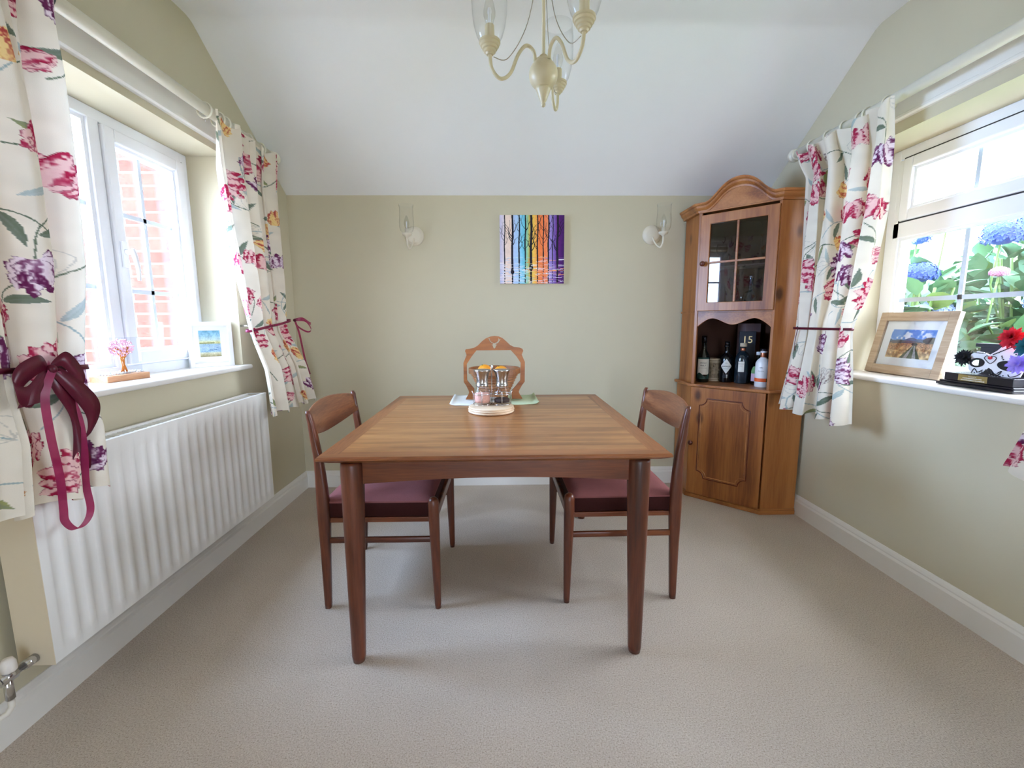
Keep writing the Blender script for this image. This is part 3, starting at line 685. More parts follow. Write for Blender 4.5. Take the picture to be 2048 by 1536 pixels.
# round wooden stand, wire caddy, mills
cy = 2.060
st_ = thing('round_stand', (-.05, cy, Z), 'round pale wooden stand with ridged rim under the mills', 'stand')
MB().lathe([(.001, 0), (.098, 0), (.104, .003), (.107, .007), (.104, .0105), (.100, .0115), (.104, .0125), (.108, .0165), (.104, .0205), (.100, .0215), (.103, .0225), (.105, .026), (.101, .030), (.001, .030)], (-.05, cy, Z), 64).build('turned_disc', MT['maple'], st_)
sz = Z+.030
cd = thing('cruet_caddy', (-.045, 2.085, sz), 'chrome wire caddy with tall centre handle holding both mills', 'caddy')
mx_ = (-.092, -.000); my_ = 2.085
m = MB()
for x in mx_:
    for zz, rr in ((.004, .0425), (.052, .0425)):
        m.tube([(x+rr*math.cos(2*PI*k/32), my_+rr*math.sin(2*PI*k/32), sz+zz) for k in range(33)], .0017, 6, False)
    for a in (PI/2+.2, -PI/2, PI if x < -.05 else 0):
        m.tube([(x+.0425*math.cos(a), my_+.0425*math.sin(a), sz+.003), (x+.0425*math.cos(a), my_+.0425*math.sin(a), sz+.052), (x+.048*math.cos(a), my_+.048*math.sin(a), sz+.066)], .0016, 6)
m.build('wire_ring', MT['chrome'], cd)
m = MB().tube([(-.047, my_, sz+.002), (-.047, my_, sz+.15)], .0024, 8)
m.tube([(-.047, my_, sz+.145), (-.049, my_, sz+.165), (-.047, my_, sz+.182), (-.044, my_, sz+.190), (-.042, my_, sz+.178), (-.047, my_, sz+.15)], .0022, 8); m.build('centre_handle', MT['chrome'], cd)
def mill(x, fillm, lvl, label):
    o = thing('spice_mill', (x, my_, sz+.006), label, 'spice mill', 'salt and pepper mills'); c = (x, my_, sz+.006)
    MB().lathe([(0.0360, 0), (0.0402, .003), (0.0408, .02), (0.0396, .05), (0.0336, .066), (0.0282, .078), (0.0282, .084), (0.0258, .084), (0.0258, .078), (0.0312, .064), (0.0372, .048), (0.0382, .02), (0.0372, .005), (0.0010, .005)], c, 40, cap=False).build('glass_jar', MT['glass'], o)
    MB().lathe([(0.0010, .006), (0.0354, .006), (0.0366, .02), (0.0360, lvl-.004), (0.0312, lvl), (0.0010, lvl+.003)], c, 32).build('filling', fillm, o)
    MB().lathe([(0.0282, .080), (0.0294, .082), (0.0294, .092), (0.0282, .093), (0.0270, .10), (0.0282, .12), (0.0336, .142), (0.0390, .152), (0.0402, .156), (0.0390, .160), (0.0010, .161)], c, 40).build('steel_top', MT['steel'], o)
    MB().lathe([(0.0096, .074), (0.0168, .078), (0.0168, .088), (0.0096, .088)], c, 20).build('grinder', MT['whitecer'], o)
mill(mx_[0], MT['salt'], .050, 'steel-topped glass mill full of pink salt'); mill(mx_[1], MT['pepper'], .024, 'steel-topped glass mill a third full of black pepper')

# ------------------------------------------------------------------ radiator
RX0, RX1, RYA, RYB, RZA, RZB = -1.345, -1.246, 1.160, 2.372, .205, .772
rd = thing('radiator', (XL, 1.77, .2), 'long white fluted panel radiator under the window with the tree ornament', 'radiator')
def rad_panel(xf, xb, name):
    m = MB(); n = 22; p = (RYB-RYA-.05)/n; prof = [(RYA, 0), (RYA+.022, 0)]
    for k in range(n):
        a = RYA+.025+k*p
        prof += [(a+p*q_, -.0075*max(0.0, math.sin(PI*min(1, max(0, (q_-.04)/.72))))**.7) for q_ in (.04, .10, .18, .28, .40, .52, .62, .70, .76)]
    prof += [(RYB-.022, 0), (RYB, 0)]
    zs = [(RZA, 0.0), (RZA+.030, 0.0), (RZA+.052, 1.0), (RZB-.062, 1.0), (RZB-.040, 0.0), (RZB, 0.0)]
    V = [(xf+d*q, y, z) for z, q in zs for y, d in prof]; N = len(prof)
    m.add(V, [(i*N+j, i*N+j+1, (i+1)*N+j+1, (i+1)*N+j) for i in range(len(zs)-1) for j in range(N-1)], True)
    m.box(xf-.012, xb, RYA, RYB, RZA, RZB) if False else None
    m.build(name, MT['rad'], rd)
rad_panel(RX1, RX1-.014, 'front_panel')
MB().box(RX0, RX0+.012, RYA+.004, RYB-.004, RZA, RZB).build('back_panel', MT['rad'], rd)
MB().box(RX1-.0115, RX1-.0105, RYA+.003, RYB-.003, RZA, RZB-.001).build('panel_lining', MT['rad'], rd)
for ya, yb_ in ((RYA-.002, RYA), (RYB, RYB+.002)): MB().box(RX0, RX1, ya, yb_, RZA-.002, RZB+.004).build('side_panel', MT['radside'], rd)
m = MB().box(RX0, RX1, RYA, RYA+.012, RZB, RZB+.004).box(RX0, RX1, RYB-.012, RYB, RZB, RZB+.004).box(RX0, RX0+.012, RYA, RYB, RZB, RZB+.004).box(RX1-.014, RX1+.001, RYA-.002, RYB+.002, RZB-.002, RZB+.005)
m.build('top_rim', MT['rad'], rd)
m = MB()
for k in range(60):
    y = RYA+.012+k*(RYB-RYA-.024)/60; m.box(RX0+.012, RX1-.014, y, y+.011, RZB-.006, RZB-.003)
m.build('top_grille', MT['rad'], rd)
for yy in (1.35, 2.18): MB().box(XL+.001, RX0, yy, yy+.03, .3, .7).build('bracket', MT['rad'], rd)
vx = -1.296
vv = thing('radiator_valve', (vx, 1.09, .2), 'chrome radiator valve with white cap at the near end of the radiator', 'valve')
MB().tube([(vx, RYA-.003, .228), (vx, 1.125, .228)], .0125, 14).build('union_nut', MT['chrome'], vv)
MB().tube([(vx, 1.125, .228), (vx, 1.05, .228)], .009, 14).tube([(vx, 1.105, .228), (vx, 1.065, .228)], .0145, 6).tube([(vx, 1.085, .228), (vx, 1.085, .168)], .010, 12).build('valve_body', MT['chrome'], vv)
MB().tube([(vx, 1.05, .228), (vx, 1.02, .228)], .012, 8).build('compression_nut', MT['chrome'], vv)
MB().lathe([(.013, 0), (.0165, .004), (.0155, .026), (.011, .036), (.001, .038)], (vx, 1.092, .240), 20).build('cap', MT['whitecap'], vv)
pp = thing('radiator_pipe', (vx, 1.0, .1), 'white painted heating pipe running along the skirting from the valve', 'pipe')
MB().tube([(vx, 1.085, .165), (vx, 1.085, .145), (vx-.004, 1.075, .132), (vx-.02, 1.05, .127), (-1.348, 1.0, .126), (-1.348, .3, .126), (-1.348, -.5, .126)], .0075, 10).build('copper_pipe', MT['pipe'], pp)

# ------------------------------------------------------------------ tulip fabric, painted per point
def noise2(H, W, cell, rnd):
    gh, gw = int(H/cell)+3, int(W/cell)+3; g = rnd.rand(gh, gw)
    y = np.arange(H)/cell; x = np.arange(W)/cell; yi = y.astype(int); xi = x.astype(int)
    fy = (y-yi)[:, None]; fx = (x-xi)[None, :]; fy = fy*fy*(3-2*fy); fx = fx*fx*(3-2*fx)
    a = g[yi][:, xi]; b = g[yi][:, xi+1]; c = g[yi+1][:, xi]; d_ = g[yi+1][:, xi+1]
    return (a*(1-fx)+b*fx)*(1-fy)+(c*(1-fx)+d_*fx)*fy
class Painter:
    def __init__(s, wm, hm, res, seed, bg_=(232, 222, 204)):
        s.W, s.H, s.res = int(wm*res), int(hm*res), res; s.rnd = np.random.RandomState(seed)
        s.img = np.zeros((s.H, s.W, 3))+np.array(bg_); s.n1 = noise2(s.H, s.W, res*.006, s.rnd); s.n2 = noise2(s.H, s.W, res*.03, s.rnd)
        s.img += (s.n2[..., None]-.5)*10
    def region(s, x, y, r):
        x0, x1 = max(0, int((x-r)*s.res)), min(s.W, int((x+r)*s.res)+1); y0, y1 = max(0, int((y-r)*s.res)), min(s.H, int((y+r)*s.res)+1)
        if x1 <= x0 or y1 <= y0: return None
        X, Y = np.meshgrid((np.arange(x0, x1)+.5)/s.res, (np.arange(y0, y1)+.5)/s.res)
        return slice(y0, y1), slice(x0, x1), X, Y
    def put(s, sl, mask, col):
        a = np.clip(mask, 0, 1)[..., None]; s.img[sl] = s.img[sl]*(1-a)+col*a
    def petal(s, x, y, ang, L_, W_, pale, dark, edge, curl=0.0, seed=0, amt=.5):
        R_ = s.region(x, y, L_*1.25)
        if not R_: return
        sy, sx_, X, Y = R_; dx, dy = X-x, Y-y
        p = (dx*math.cos(ang)+dy*math.sin(ang))/L_; q = (-dx*math.sin(ang)+dy*math.cos(ang))/W_-curl*p*p
        pc = np.clip(p, 0, 1); wv = np.sin(PI*pc**.75)**.6*(1-.25*pc)*(1+.18*np.sin(17*p+seed*3.1)+.1*np.sin(41*p+seed))
        inside = (p > 0) & (p < 1) & (np.abs(q) < wv*.5)
        t = np.abs(q)/(wv*.5+1e-6); nn = s.n1[sy, sx_]
        st_ = np.sin(q*8.5+seed*2.0+1.6*np.sin(p*3+seed)+2.6*nn)*.5+.5
        k = np.clip((st_-1+amt)*1.9+.9*(p-.55)+.35*(t-.6), 0, 1)[..., None]
        col = np.array(pale)*(1-k)+np.array(dark)*k
        e = np.clip((t-.80)*6, 0, 1)[..., None]*.65; col = col*(1-e)+np.array(edge)*e
        s.put((sy, sx_), inside*.95, col)
    def stroke(s, pts, w_, col, a=1.0, taper=False):
        pts = [Vector((p[0], p[1], 0)) for p in pts]; C_ = catmull(pts, 8); n = len(C_)
        for i in range(n-1):
            p, q = C_[i], C_[i+1]; ww = w_*(1-.75*i/n if taper else 1); R_ = s.region((p.x+q.x)/2, (p.y+q.y)/2, (p-q).length/2+ww+2/s.res)
            if not R_: continue
            sy, sx_, X, Y = R_; d_ = q-p; L2 = d_.length_squared+1e-12
            t = np.clip(((X-p.x)*d_.x+(Y-p.y)*d_.y)/L2, 0, 1); D_ = np.hypot(X-p.x-t*d_.x, Y-p.y-t*d_.y)
            s.put((sy, sx_), (D_ < ww/2)*a, np.array(col)+np.zeros(X.shape+(3,)))
    def leaf(s, x, y, ang, L_, W_, col, vein, curl=.4, a=.9):
        R_ = s.region(x, y, L_*1.2)
        if not R_: return
        sy, sx_, X, Y = R_; dx, dy = X-x, Y-y
        p = (dx*math.cos(ang)+dy*math.sin(ang))/L_; q = (-dx*math.sin(ang)+dy*math.cos(ang))/W_-curl*2*(p*p-p*.3)
        pc = np.clip(p, 0, 1); wv = np.sin(PI*pc**.8)**.8; ins = (p > 0) & (p < 1) & (np.abs(q) < wv*.5)
        k = (np.sin(q*16+p*3)*.5+.5)*.35+(q > 0)*.3+s.n1[sy, sx_]*.25; k = np.clip(k, 0, 1)[..., None]
        s.put((sy, sx_), ins*a, np.array(col)*(1-k)+np.array(vein)*k)
    def tulip(s, x, y, ang, S, pal, kind=0):
        pale, dark, edge = pal; r = s.rnd
        n = 5 if kind == 0 else 5; spread = 1.05 if kind == 0 else .42
        order = sorted(range(n), key=lambda k: -abs(k-(n-1)/2))
        for k in order:
            u = (k-(n-1)/2)/((n-1)/2); a = ang+u*spread*(1.0 if kind == 0 else 1.0)+r.uniform(-.08, .08)
            L_ = S*(.95-.12*abs(u)+r.uniform(-.08, .08)); off = S*.12
            s.petal(x+math.cos(a)*off*.2-math.sin(ang)*u*off*(1.6 if kind else .6), y+math.sin(a)*off*.2+math.cos(ang)*u*off*(1.6 if kind else .6), a if kind == 0 else ang+u*spread*.55, L_, S*(.56 if kind == 0 else .48), pale, dark, edge, -u*.5, r.uniform(0, 6), .62 if kind == 0 else .5)
    def sketch(s, x, y, ang, S, col=(196, 190, 176)):
        for k in range(5):
            u = (k-2)/2; a = ang+u*.5; px_, py_ = -math.sin(ang)*u*S*.25, math.cos(ang)*u*S*.25
            s.stroke([(x, y), (x+math.cos(a)*S*.5+px_, y+math.sin(a)*S*.5+py_), (x+math.cos(ang)*S*.95+px_*.4, y+math.sin(ang)*S*.95+py_*.4)], .0022, col, .8)
    def field(s, step=.15, warm=0.0):
        CR = ((236, 196, 190), (168, 30, 66), (120, 14, 44)); PL = ((232, 214, 222), (96, 32, 74), (64, 16, 52))
        YL = ((238, 206, 140), (176, 64, 62), (214, 168, 84)); GY = ((222, 214, 200), (136, 112, 104), (150, 132, 116))
        SG, DG, OL, GR = (150, 168, 166), (92, 106, 84), (150, 152, 84), (176, 190, 190)
        r = s.rnd; row = 0; yy = .02
        Hm, Wm = s.H/s.res, s.W/s.res
        items = []
        while yy < Hm+.1:
            xx = -.05+(row % 2)*step*.55
            while xx < Wm+.1:
                items.append((xx+r.uniform(-.03, .03), yy+r.uniform(-.03, .03), r.randint(0, 12))); xx += step
            yy += step*.62; row += 1
        for x, y, k in items:
            a = r.uniform(0, 2*PI); S = step*.36
            s.stroke([(x, y), (x+S*1.1*math.cos(a), y+S*1.1*math.sin(a)), (x+S*2.1*math.cos(a+.4), y+S*2.1*math.sin(a+.4))], .0038, SG if k % 2 else DG, .85)
            s.leaf(x+S*.8*math.cos(a), y+S*.8*math.sin(a), a+1.1, S*1.15, S*.30, OL if k % 3 == 0 else DG, (112, 124, 112), .5)
            if k % 2: s.leaf(x+S*1.2*math.cos(a), y+S*1.2*math.sin(a), a-1.0, S*1.1, S*.26, GR, SG, -.5, .8)
        for x, y, k in items:
            a = r.uniform(-PI, 0) if r.rand() < .75 else r.uniform(0, PI); S = step*r.uniform(.38, .52)
            if k < 4: s.tulip(x, y, a, S, CR, 0)
            elif k < 6: s.tulip(x, y, a, S*.95, PL, 0)
            elif k < 8: s.tulip(x, y, a, S*.9, YL, 1)
            elif k < 9: s.tulip(x, y, a, S*.8, CR, 1)
            elif k < 10: s.tulip(x, y, a, S*.9, GY, 1)
            else: s.sketch(x, y, a, S)
        return s
def curtain(name, keys, u_fold, wall, lab, NU, NV, flat, seed, step=.15, top_wave=.012, hem_wave=.01):
    """keys: z, y_left, y_right, x_mid, amplitude.  wall: sign pointing from the wall into the room."""
    zt, zb = max(k[0] for k in keys), min(k[0] for k in keys)
    Z_ = np.linspace(zt, zb, NV); ks = sorted(keys); xs = [k[0] for k in ks]
    def col(c):
        v = np.interp(Z_, xs, [k[c] for k in ks]); ker = np.ones(max(3, NV//40)); ker /= len(ker); pad = len(ker)
        return np.convolve(np.pad(v, pad, 'edge'), ker, 'same')[pad:-pad][:, None]
    yl, yr, xm, am = col(1), col(2), col(3), col(4)
    u = np.linspace(0, 1, NU)[None, :]; zz = Z_[:, None]; rnd = np.random.RandomState(seed)
    ph = rnd.uniform(0, 6, 4); n = u_fold
    uw = u+.035*np.sin(2*PI*u*1.5+ph[0]); t = (zt-zz)/(zt-zb)
    fold = np.sin(2*PI*n*uw+.5*np.sin(3*t+ph[1]))+.28*np.sin(2*PI*2.3*n*uw+ph[2]+2*t)
    pleat = np.exp(-t*9)*np.sin(2*PI*n*3.0*uw+ph[3])*.35
    X = xm+wall*am*(fold+pleat); Y = yl+(yr-yl)*(u+.16/n*np.sin(4*PI*n*uw+ph[1])*np.sin(PI*u)**.4)
    Zg = zz+top_wave*np.exp(-t*30)*np.sin(2*PI*n*1.5*u+1)+hem_wave*np.exp(-(1-t)*25)*np.sin(2*PI*n*u+2)+0*u
    P = np.stack([X, Y, Zg+0*X], -1)
    img = Painter(flat, zt-zb, 620, seed).field(step).img
    o = thing(name, (float(xm.mean()), float((yl+yr).mean()/2), zb), lab, 'curtain', 'floral curtains')
    grid_mesh('fabric', P, resample(img, NV, NU), MT['curtain'], o)
    return o, P
# four curtains
cLF, P_LF = curtain('curtain', [(2.035, 2.08, 2.69, -1.226, .020), (1.97, 2.10, 2.69, -1.238, .026), (1.85, 2.15, 2.71, -1.27, .034), (1.6, 2.20, 2.74, -1.28, .034), (1.35, 2.25, 2.74, -1.275, .030), (1.14, 2.292, 2.74, -1.27, .018), (1.09, 2.30, 2.75, -1.268, .018), (.90, 2.30, 2.83, -1.212, .022), (.66, 2.30, 2.92, -1.198, .028)], 5, 1,
    'tulip print curtain held back beside the small seascape picture', 340, 620, 1.0, 11, .19)
cLN, P_LN = curtain('curtain', [(2.10, .70, 1.405, -1.222, .020), (1.97, .72, 1.40, -1.238, .030), (1.85, .76, 1.43, -1.265, .038), (1.6, .82, 1.415, -1.26, .042), (1.3, .86, 1.375, -1.235, .040), (1.03, .90, 1.325, -1.215, .026), (.97, .90, 1.322, -1.213, .026), (.85, .88, 1.34, -1.195, .026), (.67, .84, 1.325, -1.188, .030)], 4.5, 1,
    'tulip print curtain nearest the camera, with a big burgundy bow', 460, 820, 1.15, 23, .215)
cRF, P_RF = curtain('curtain', [(2.03, 1.92, 2.53, 1.597, .020), (1.96, 1.925, 2.50, 1.606, .026), (1.88, 1.93, 2.45, 1.615, .034), (1.6, 1.93, 2.445, 1.612, .036), (1.3, 1.975, 2.445, 1.612, .032), (1.12, 2.04, 2.445, 1.610, .018), (1.07, 2.045, 2.445, 1.610, .018), (.90, 2.00, 2.45, 1.590, .028), (.665, 1.945, 2.455, 1.560, .040)], 4, -1,
    'pale tulip print curtain hanging in front of the pine cupboard', 340, 620, 1.0, 37, .20)
cRN, P_RN = curtain('curtain', [(2.035, .62, 1.20, 1.597, .020), (1.95, .62, 1.20, 1.61, .03), (1.85, .62, 1.20, 1.645, .03), (1.6, .66, 1.18, 1.648, .036), (1.12, .75, 1.16, 1.64, .020), (1.05, .76, 1.18, 1.64, .020), (.87, .72, 1.325, 1.63, .026), (.655, .68, 1.39, 1.615, .030)], 4, -1,
    'tulip print curtain at the photo edge, only its lower corner in view', 260, 420, .9, 41, .20)

# ------------------------------------------------------------------ curtain poles, rings, brackets
def pole(x, z, y0, y1, sgn, ys, label, gl):
    o = thing('curtain_pole', (x, (y0+y1)/2, z), label, 'curtain pole')
    MB().tube([(x, y0, z), (x, y1, z)], .0225, 28).build('pole', MT['polecream'], o)
    for yy, s in ((y1, 1), (y0, -1)):
        MB().lathe([(.024, 0), (.030, .002), (.031, .008), (.025, .012), (.0245, .016), (.033, .020), (.035, .028), (.033, .036), (.028, .041), (.030, .045), (.027, .052), (.014, .058), (.001, .059)] if s > 0 else
                   [(.024, 0), (.030, -.002), (.031, -.008), (.025, -.012), (.033, -.020), (.035, -.028), (.028, -.041), (.014, -.058), (.001, -.059)], (x, yy, z), 28, 'y').build('finial', MT['polecream'], o)
    for yy in ys:
        xw = XL if sgn > 0 else XR
        MB().tube([(xw+sgn*.017, yy, z-.012), (x, yy, z-.012)], .011, 14).tube([(xw+sgn*.018, yy, z-.012), (xw+sgn*.026, yy, z-.012)], .026, 20).build('bracket', MT['polecream'], o)
    return o
pL = pole(-1.284, 2.066, .62, 2.705, 1, (.75, 2.60), 'cream wooden curtain pole over the window looking onto brick', 0)
pR = pole(1.658, 2.058, .45, 2.615, -1, (.6, 2.50), 'cream wooden curtain pole over the hydrangea window', 0)
def rings(x, z, ys, label, m_='polecream', grp='curtain rings'):
    for i, y in enumerate(ys):
        o = thing('curtain_ring', (x, y, z), label, 'curtain ring', grp); R_ = .0315; a = math.sin(i*2.1)*.25
        pts = [(x+R_*math.cos(t)*math.cos(a), y+R_*math.cos(t)*math.sin(a), z-.006+R_*math.sin(t)) for t in [2*PI*k/28 for k in range(29)]]
        MB().tube(pts, .0042, 8, False).build('hoop', MT[m_], o)
        MB().tube([(x, y, z-.006-R_-.003), (x, y, z-.006-R_-.016)], .0022, 6).build('eyelet', MT['chrome'], o)
ORD = ['first', 'second', 'third', 'fourth', 'fifth', 'sixth']
for i, y in enumerate([2.13, 2.225, 2.27, 2.35, 2.46, 2.58]): rings(-1.284, 2.066, [y], ORD[i]+' cream pole ring from the window side, above the curtain by the seascape', grp='rings over the seascape side curtain')
for i, y in enumerate([2.02, 2.125, 2.165, 2.26, 2.37, 2.49]): rings(1.658, 2.058, [y], ORD[i]+' cream pole ring from the window side, above the curtain by the cupboard', grp='rings over the cupboard side curtain')
rings(-1.284, 2.066, [1.435], 'dark curtain ring above the curtain with the big burgundy bow', 'gasket', 'rings over the bow curtain')
# ------------------------------------------------------------------ tiebacks
def band_pts(P, z, out, wall, tilt=0.0, n=60):
    zi = int(np.argmin(np.abs(P[:, 0, 2]-z))); row = P[zi]; xm = row[:, 0].mean(); hx_ = (row[:, 0].max()-row[:, 0].min())/2+out
    y0_, y1_ = row[:, 1].min()-.003, row[:, 1].max()+.003; ym_, hy_ = (y0_+y1_)/2, (y1_-y0_)/2; pts = []
    for k in range(n+1):
        a = 2*PI*k/n; c, s_ = math.cos(a), math.sin(a); e = .55
        pts.append((xm+hx_*math.copysign(abs(c)**e, c), ym_+hy_*math.copysign(abs(s_)**.9, s_), z+tilt*s_))
    return pts
def tieback(P, z, wall, label, m_, w_=.014, tilt=0.0, out=.004):
    pts = band_pts(P, z, out, wall, tilt); o = thing('curtain_tieback', pts[0], label, 'tieback', 'ribbon tiebacks')
    MB().strip(pts, (0, 0, w_)).build('band', MT[m_], o, solid=.001); return o
def ribbon(m, pts, w0, wdir, wfun=None, n=8):
    C_ = catmull(pts, n); N = len(C_)-1
    m.strip(C_, (lambda i: Vector(wdir)*w0*(wfun(i/N) if wfun else 1)))
tLF = tieback(P_LF, 1.128, 1, 'magenta ribbon tieback with small bow round the curtain by the seascape picture', 'ribbon', .013, .028)
fxx = -1.236
m = MB(); ribbon(m, [(fxx, 2.745, 1.158), (fxx+.03, 2.78, 1.165), (fxx+.035, 2.86, 1.140), (fxx+.03, 2.90, 1.135)], .016, (0, .2, 1))
ribbon(m, [(fxx, 2.745, 1.156), (fxx+.04, 2.80, 1.150), (fxx+.05, 2.85, 1.10), (fxx+.03, 2.84, 1.085), (fxx, 2.79, 1.115), (fxx, 2.745, 1.155)], .012, (0, .5, .8)); m.build('bow_loop', MT['ribbon'], tLF)
MB().ball((fxx, 2.745, 1.156), .010, 10).build('knot', MT['ribbond'], tLF)
m = MB(); ribbon(m, [(fxx, 2.748, 1.15), (fxx+.012, 2.765, 1.08), (fxx+.018, 2.785, .98), (fxx+.024, 2.80, .90), (fxx+.03, 2.835, .82)], .022, (.1, 1, 0)); m.build('tail', MT['ribbon'], tLF)
tLN = tieback(P_LN, 1.030, 1, 'burgundy organza tieback with large bow on the curtain nearest the camera', 'ribbond', .014, -.012, .005)
fx2 = -1.168
m = MB()
ribbon(m, [(fx2, 1.178, 1.032), (fx2+.012, 1.15, 1.044), (fx2+.014, 1.10, 1.02), (fx2+.012, 1.082, .985), (fx2+.012, 1.11, .965), (fx2+.008, 1.15, 1.0), (fx2, 1.178, 1.025)], .055, (.05, -.15, 1), lambda t: .35+.65*math.sin(PI*t)**.7)
ribbon(m, [(fx2, 1.185, 1.032), (fx2+.012, 1.21, 1.050), (fx2+.014, 1.235, 1.02), (fx2+.012, 1.255, .975), (fx2+.012, 1.24, .95), (fx2+.008, 1.21, .985), (fx2, 1.187, 1.025)], .05, (.05, .35, 1), lambda t: .35+.65*math.sin(PI*t)**.7)
m.build('bow_loop', MT['ribbond'], tLN, solid=.0006)
m = MB()
ribbon(m, [(fx2+.008, 1.19, 1.02), (fx2+.016, 1.225, .975), (fx2+.018, 1.265, .915), (fx2+.016, 1.268, .87), (fx2+.010, 1.25, .83)], .055, (.05, .8, .55), lambda t: .5+.5*math.sin(PI*t))
ribbon(m, [(fx2+.006, 1.17, 1.02), (fx2+.012, 1.135, .985), (fx2+.012, 1.12, .945)], .075, (.05, 1, .1), lambda t: .5+.5*t)
ribbon(m, [(fx2+.004, 1.185, 1.02), (fx2+.012, 1.20, .96), (fx2+.014, 1.215, .89), (fx2+.010, 1.225, .80), (fx2+.004, 1.23, .74)], .050, (.05, 1, -.1), lambda t: .7+.3*math.sin(9*t))
m.build('bow_drape', MT['ribbond'], tLN, solid=.0006)
m = MB(); ribbon(m, [(fx2+.010, 1.18, 1.025), (fx2+.016, 1.145, .96), (fx2+.012, 1.148, .86), (fx2+.006, 1.162, .74), (fx2, 1.165, .655), (fx2, 1.165, .618), (fx2, 1.19, .585), (fx2, 1.222, .592), (fx2, 1.240, .625), (fx2+.004, 1.232, .70), (fx2+.012, 1.232, .80), (fx2+.014, 1.225, .90), (fx2+.008, 1.19, 1.02)], .020, (.25, .95, -.1), None, 10)
m.build('long_loop', MT['ribbon'], tLN)
MB().ball((fx2+.006, 1.182, 1.026), .012, 12).build('knot', MT['ribbond'], tLN)
tRF = tieback(P_RF, 1.098, -1, 'thin plum ribbon tieback round the curtain by the pine cupboard', 'ribbond', .012, 0.0)
tRN = tieback(P_RN, 1.08, -1, 'thin plum ribbon tieback round the curtain at the photo edge', 'ribbond', .012, 0.0)
MB().ball((1.578, 2.37, 1.098), .007, 10).build('knot', MT['ribbond'], tRF)
m = MB(); ribbon(m, [(1.578, 2.37, 1.095), (1.572, 2.375, 1.05), (1.566, 2.37, .98)], .006, (0, 1, 0)); m.build('tail', MT['ribbond'], tRF)
kn = thing('curtain_holdback', (XL, 2.362, 1.126), 'round cream holdback knob on the wall beside the seascape picture', 'holdback')
MB().tube([(XL, 2.42, 1.126), (XL+.06, 2.42, 1.126)], .005, 12).build('stem', MT['chrome'], kn)
MB().lathe([(.001, .052), (.018, .052), (.024, .057), (.0245, .062), (.020, .068), (.001, .071)], (XL, 2.42, 1.126), 28, 'x').build('disc', MT['creamw'], kn)

# ------------------------------------------------------------------ pine corner cupboard
SQ = math.sqrt(.5); QA = Vector((1.520, 2.500, 0))
def Dg(s, z, off=0.0): return (QA.x-s*SQ-off*SQ, QA.y+s*SQ-off*SQ, z)
CW = .438
KB = thing('corner_cupboard', (1.52, 2.80, 0), 'tall knotty pine corner cupboard with arched top and glazed upper door', 'cupboard')
A_, B_ = Vector(Dg(-.004, 0)), Vector(Dg(CW+.004, 0)); XE, YE = 1.727, 3.036
def dbox(s0, s1, z0, z1, o0, o1, m=None):
    m = m or MB(); v = [Dg(s, z, o) for s in (s0, s1) for z in (z0, z1) for o in (o0, o1)]
    return m.add(v, [(0, 1, 3, 2), (4, 6, 7, 5), (0, 4, 5, 1), (2, 3, 7, 6), (0, 2, 6, 4), (1, 5, 7, 3)])
def foot(z0, z1, grow=0.0, m=None, inset=0.0):
    m = m or MB(); a = Vector((A_.x, A_.y, 0))+Vector((0, -grow*1.0, 0))+Vector((-grow*.414, 0, 0)); b = Vector((B_.x-grow, B_.y-grow*.414, 0))
    P = [(a.x, a.y), (b.x, b.y), (B_.x-grow, YE), (XE, YE), (XE, A_.y-grow)]
    n = 5; return m.add([(x, y, z0) for x, y in P]+[(x, y, z1) for x, y in P], [tuple(range(5)), tuple(range(5, 10))]+[(i, (i+1) % n, n+(i+1) % n, n+i) for i in range(n)])
# sides: left return facing the room, right return parallel to the end wall
MB().box(B_.x, B_.x+.016, B_.y-.004, YE, .0, .735).box(B_.x+.012, B_.x+.028, B_.y+.008, YE, .735, 1.80).build('left_side', MT['pinez'], KB, bevel=.002)
MB().box(A_.x-.002, XE, A_.y, A_.y+.016, .0, 1.80).build('right_side', MT['pinez'], KB, bevel=.002)
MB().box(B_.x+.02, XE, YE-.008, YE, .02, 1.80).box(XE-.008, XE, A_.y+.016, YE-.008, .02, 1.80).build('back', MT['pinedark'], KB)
dbox(CW-.016, CW+.004, .745, 1.79, -.018, .001).build('front_stile', MT['pinez'], KB, bevel=.002)
dbox(-.004, .010, .745, 1.79, -.018, .001).build('front_stile', MT['pinez'], KB, bevel=.002)
foot(0, .026, .010).build('base_moulding', MT['pinex'], KB, bevel=.004)
foot(.022, .036, .003).build('bottom_board', MT['pinex'], KB)
foot(.728, .746, .022).build('worktop', MT['pinex'], KB, bevel=.005)
foot(1.188, 1.20, -.004).build('shelf', MT['pinex'], KB)
foot(1.785, 1.80, .0).build('top_board', MT['pinex'], KB)
# lower door with routed panel of scooped corners
ld = MB(); dbox(.006, CW-.006, .034, .727, .002, .019, ld); ldo = ld.build('door', MT['pinez'], KB, bevel=.003)
def scoop(s0, s1, z0, z1, r):
    P = []
    for cs, cz, a0, a1 in ((s0, z0, PI/2, 0), (s1, z0, PI, PI/2), (s1, z1, 1.5*PI, PI), (s0, z1, 2*PI, 1.5*PI)):
        P.append((cs+(r*1.25 if cs == s0 else -r*1.25)*(0 if a0 in (PI/2, 1.5*PI) else 1), cz+(r*1.25 if cz == z0 else -r*1.25)*(1 if a0 in (PI/2, 1.5*PI) else 0)))
        for i in range(7):
            a = a0+(a1-a0)*i/6; P.append((cs+r*math.cos(a), cz+r*math.sin(a)))
        P.append((cs+(r*1.25 if cs == s0 else -r*1.25)*(1 if a0 in (PI/2, 1.5*PI) else 0), cz+(r*1.25 if cz == z0 else -r*1.25)*(0 if a0 in (PI/2, 1.5*PI) else 1)))
    return P
P1 = scoop(.080, .374, .146, .660, .045)
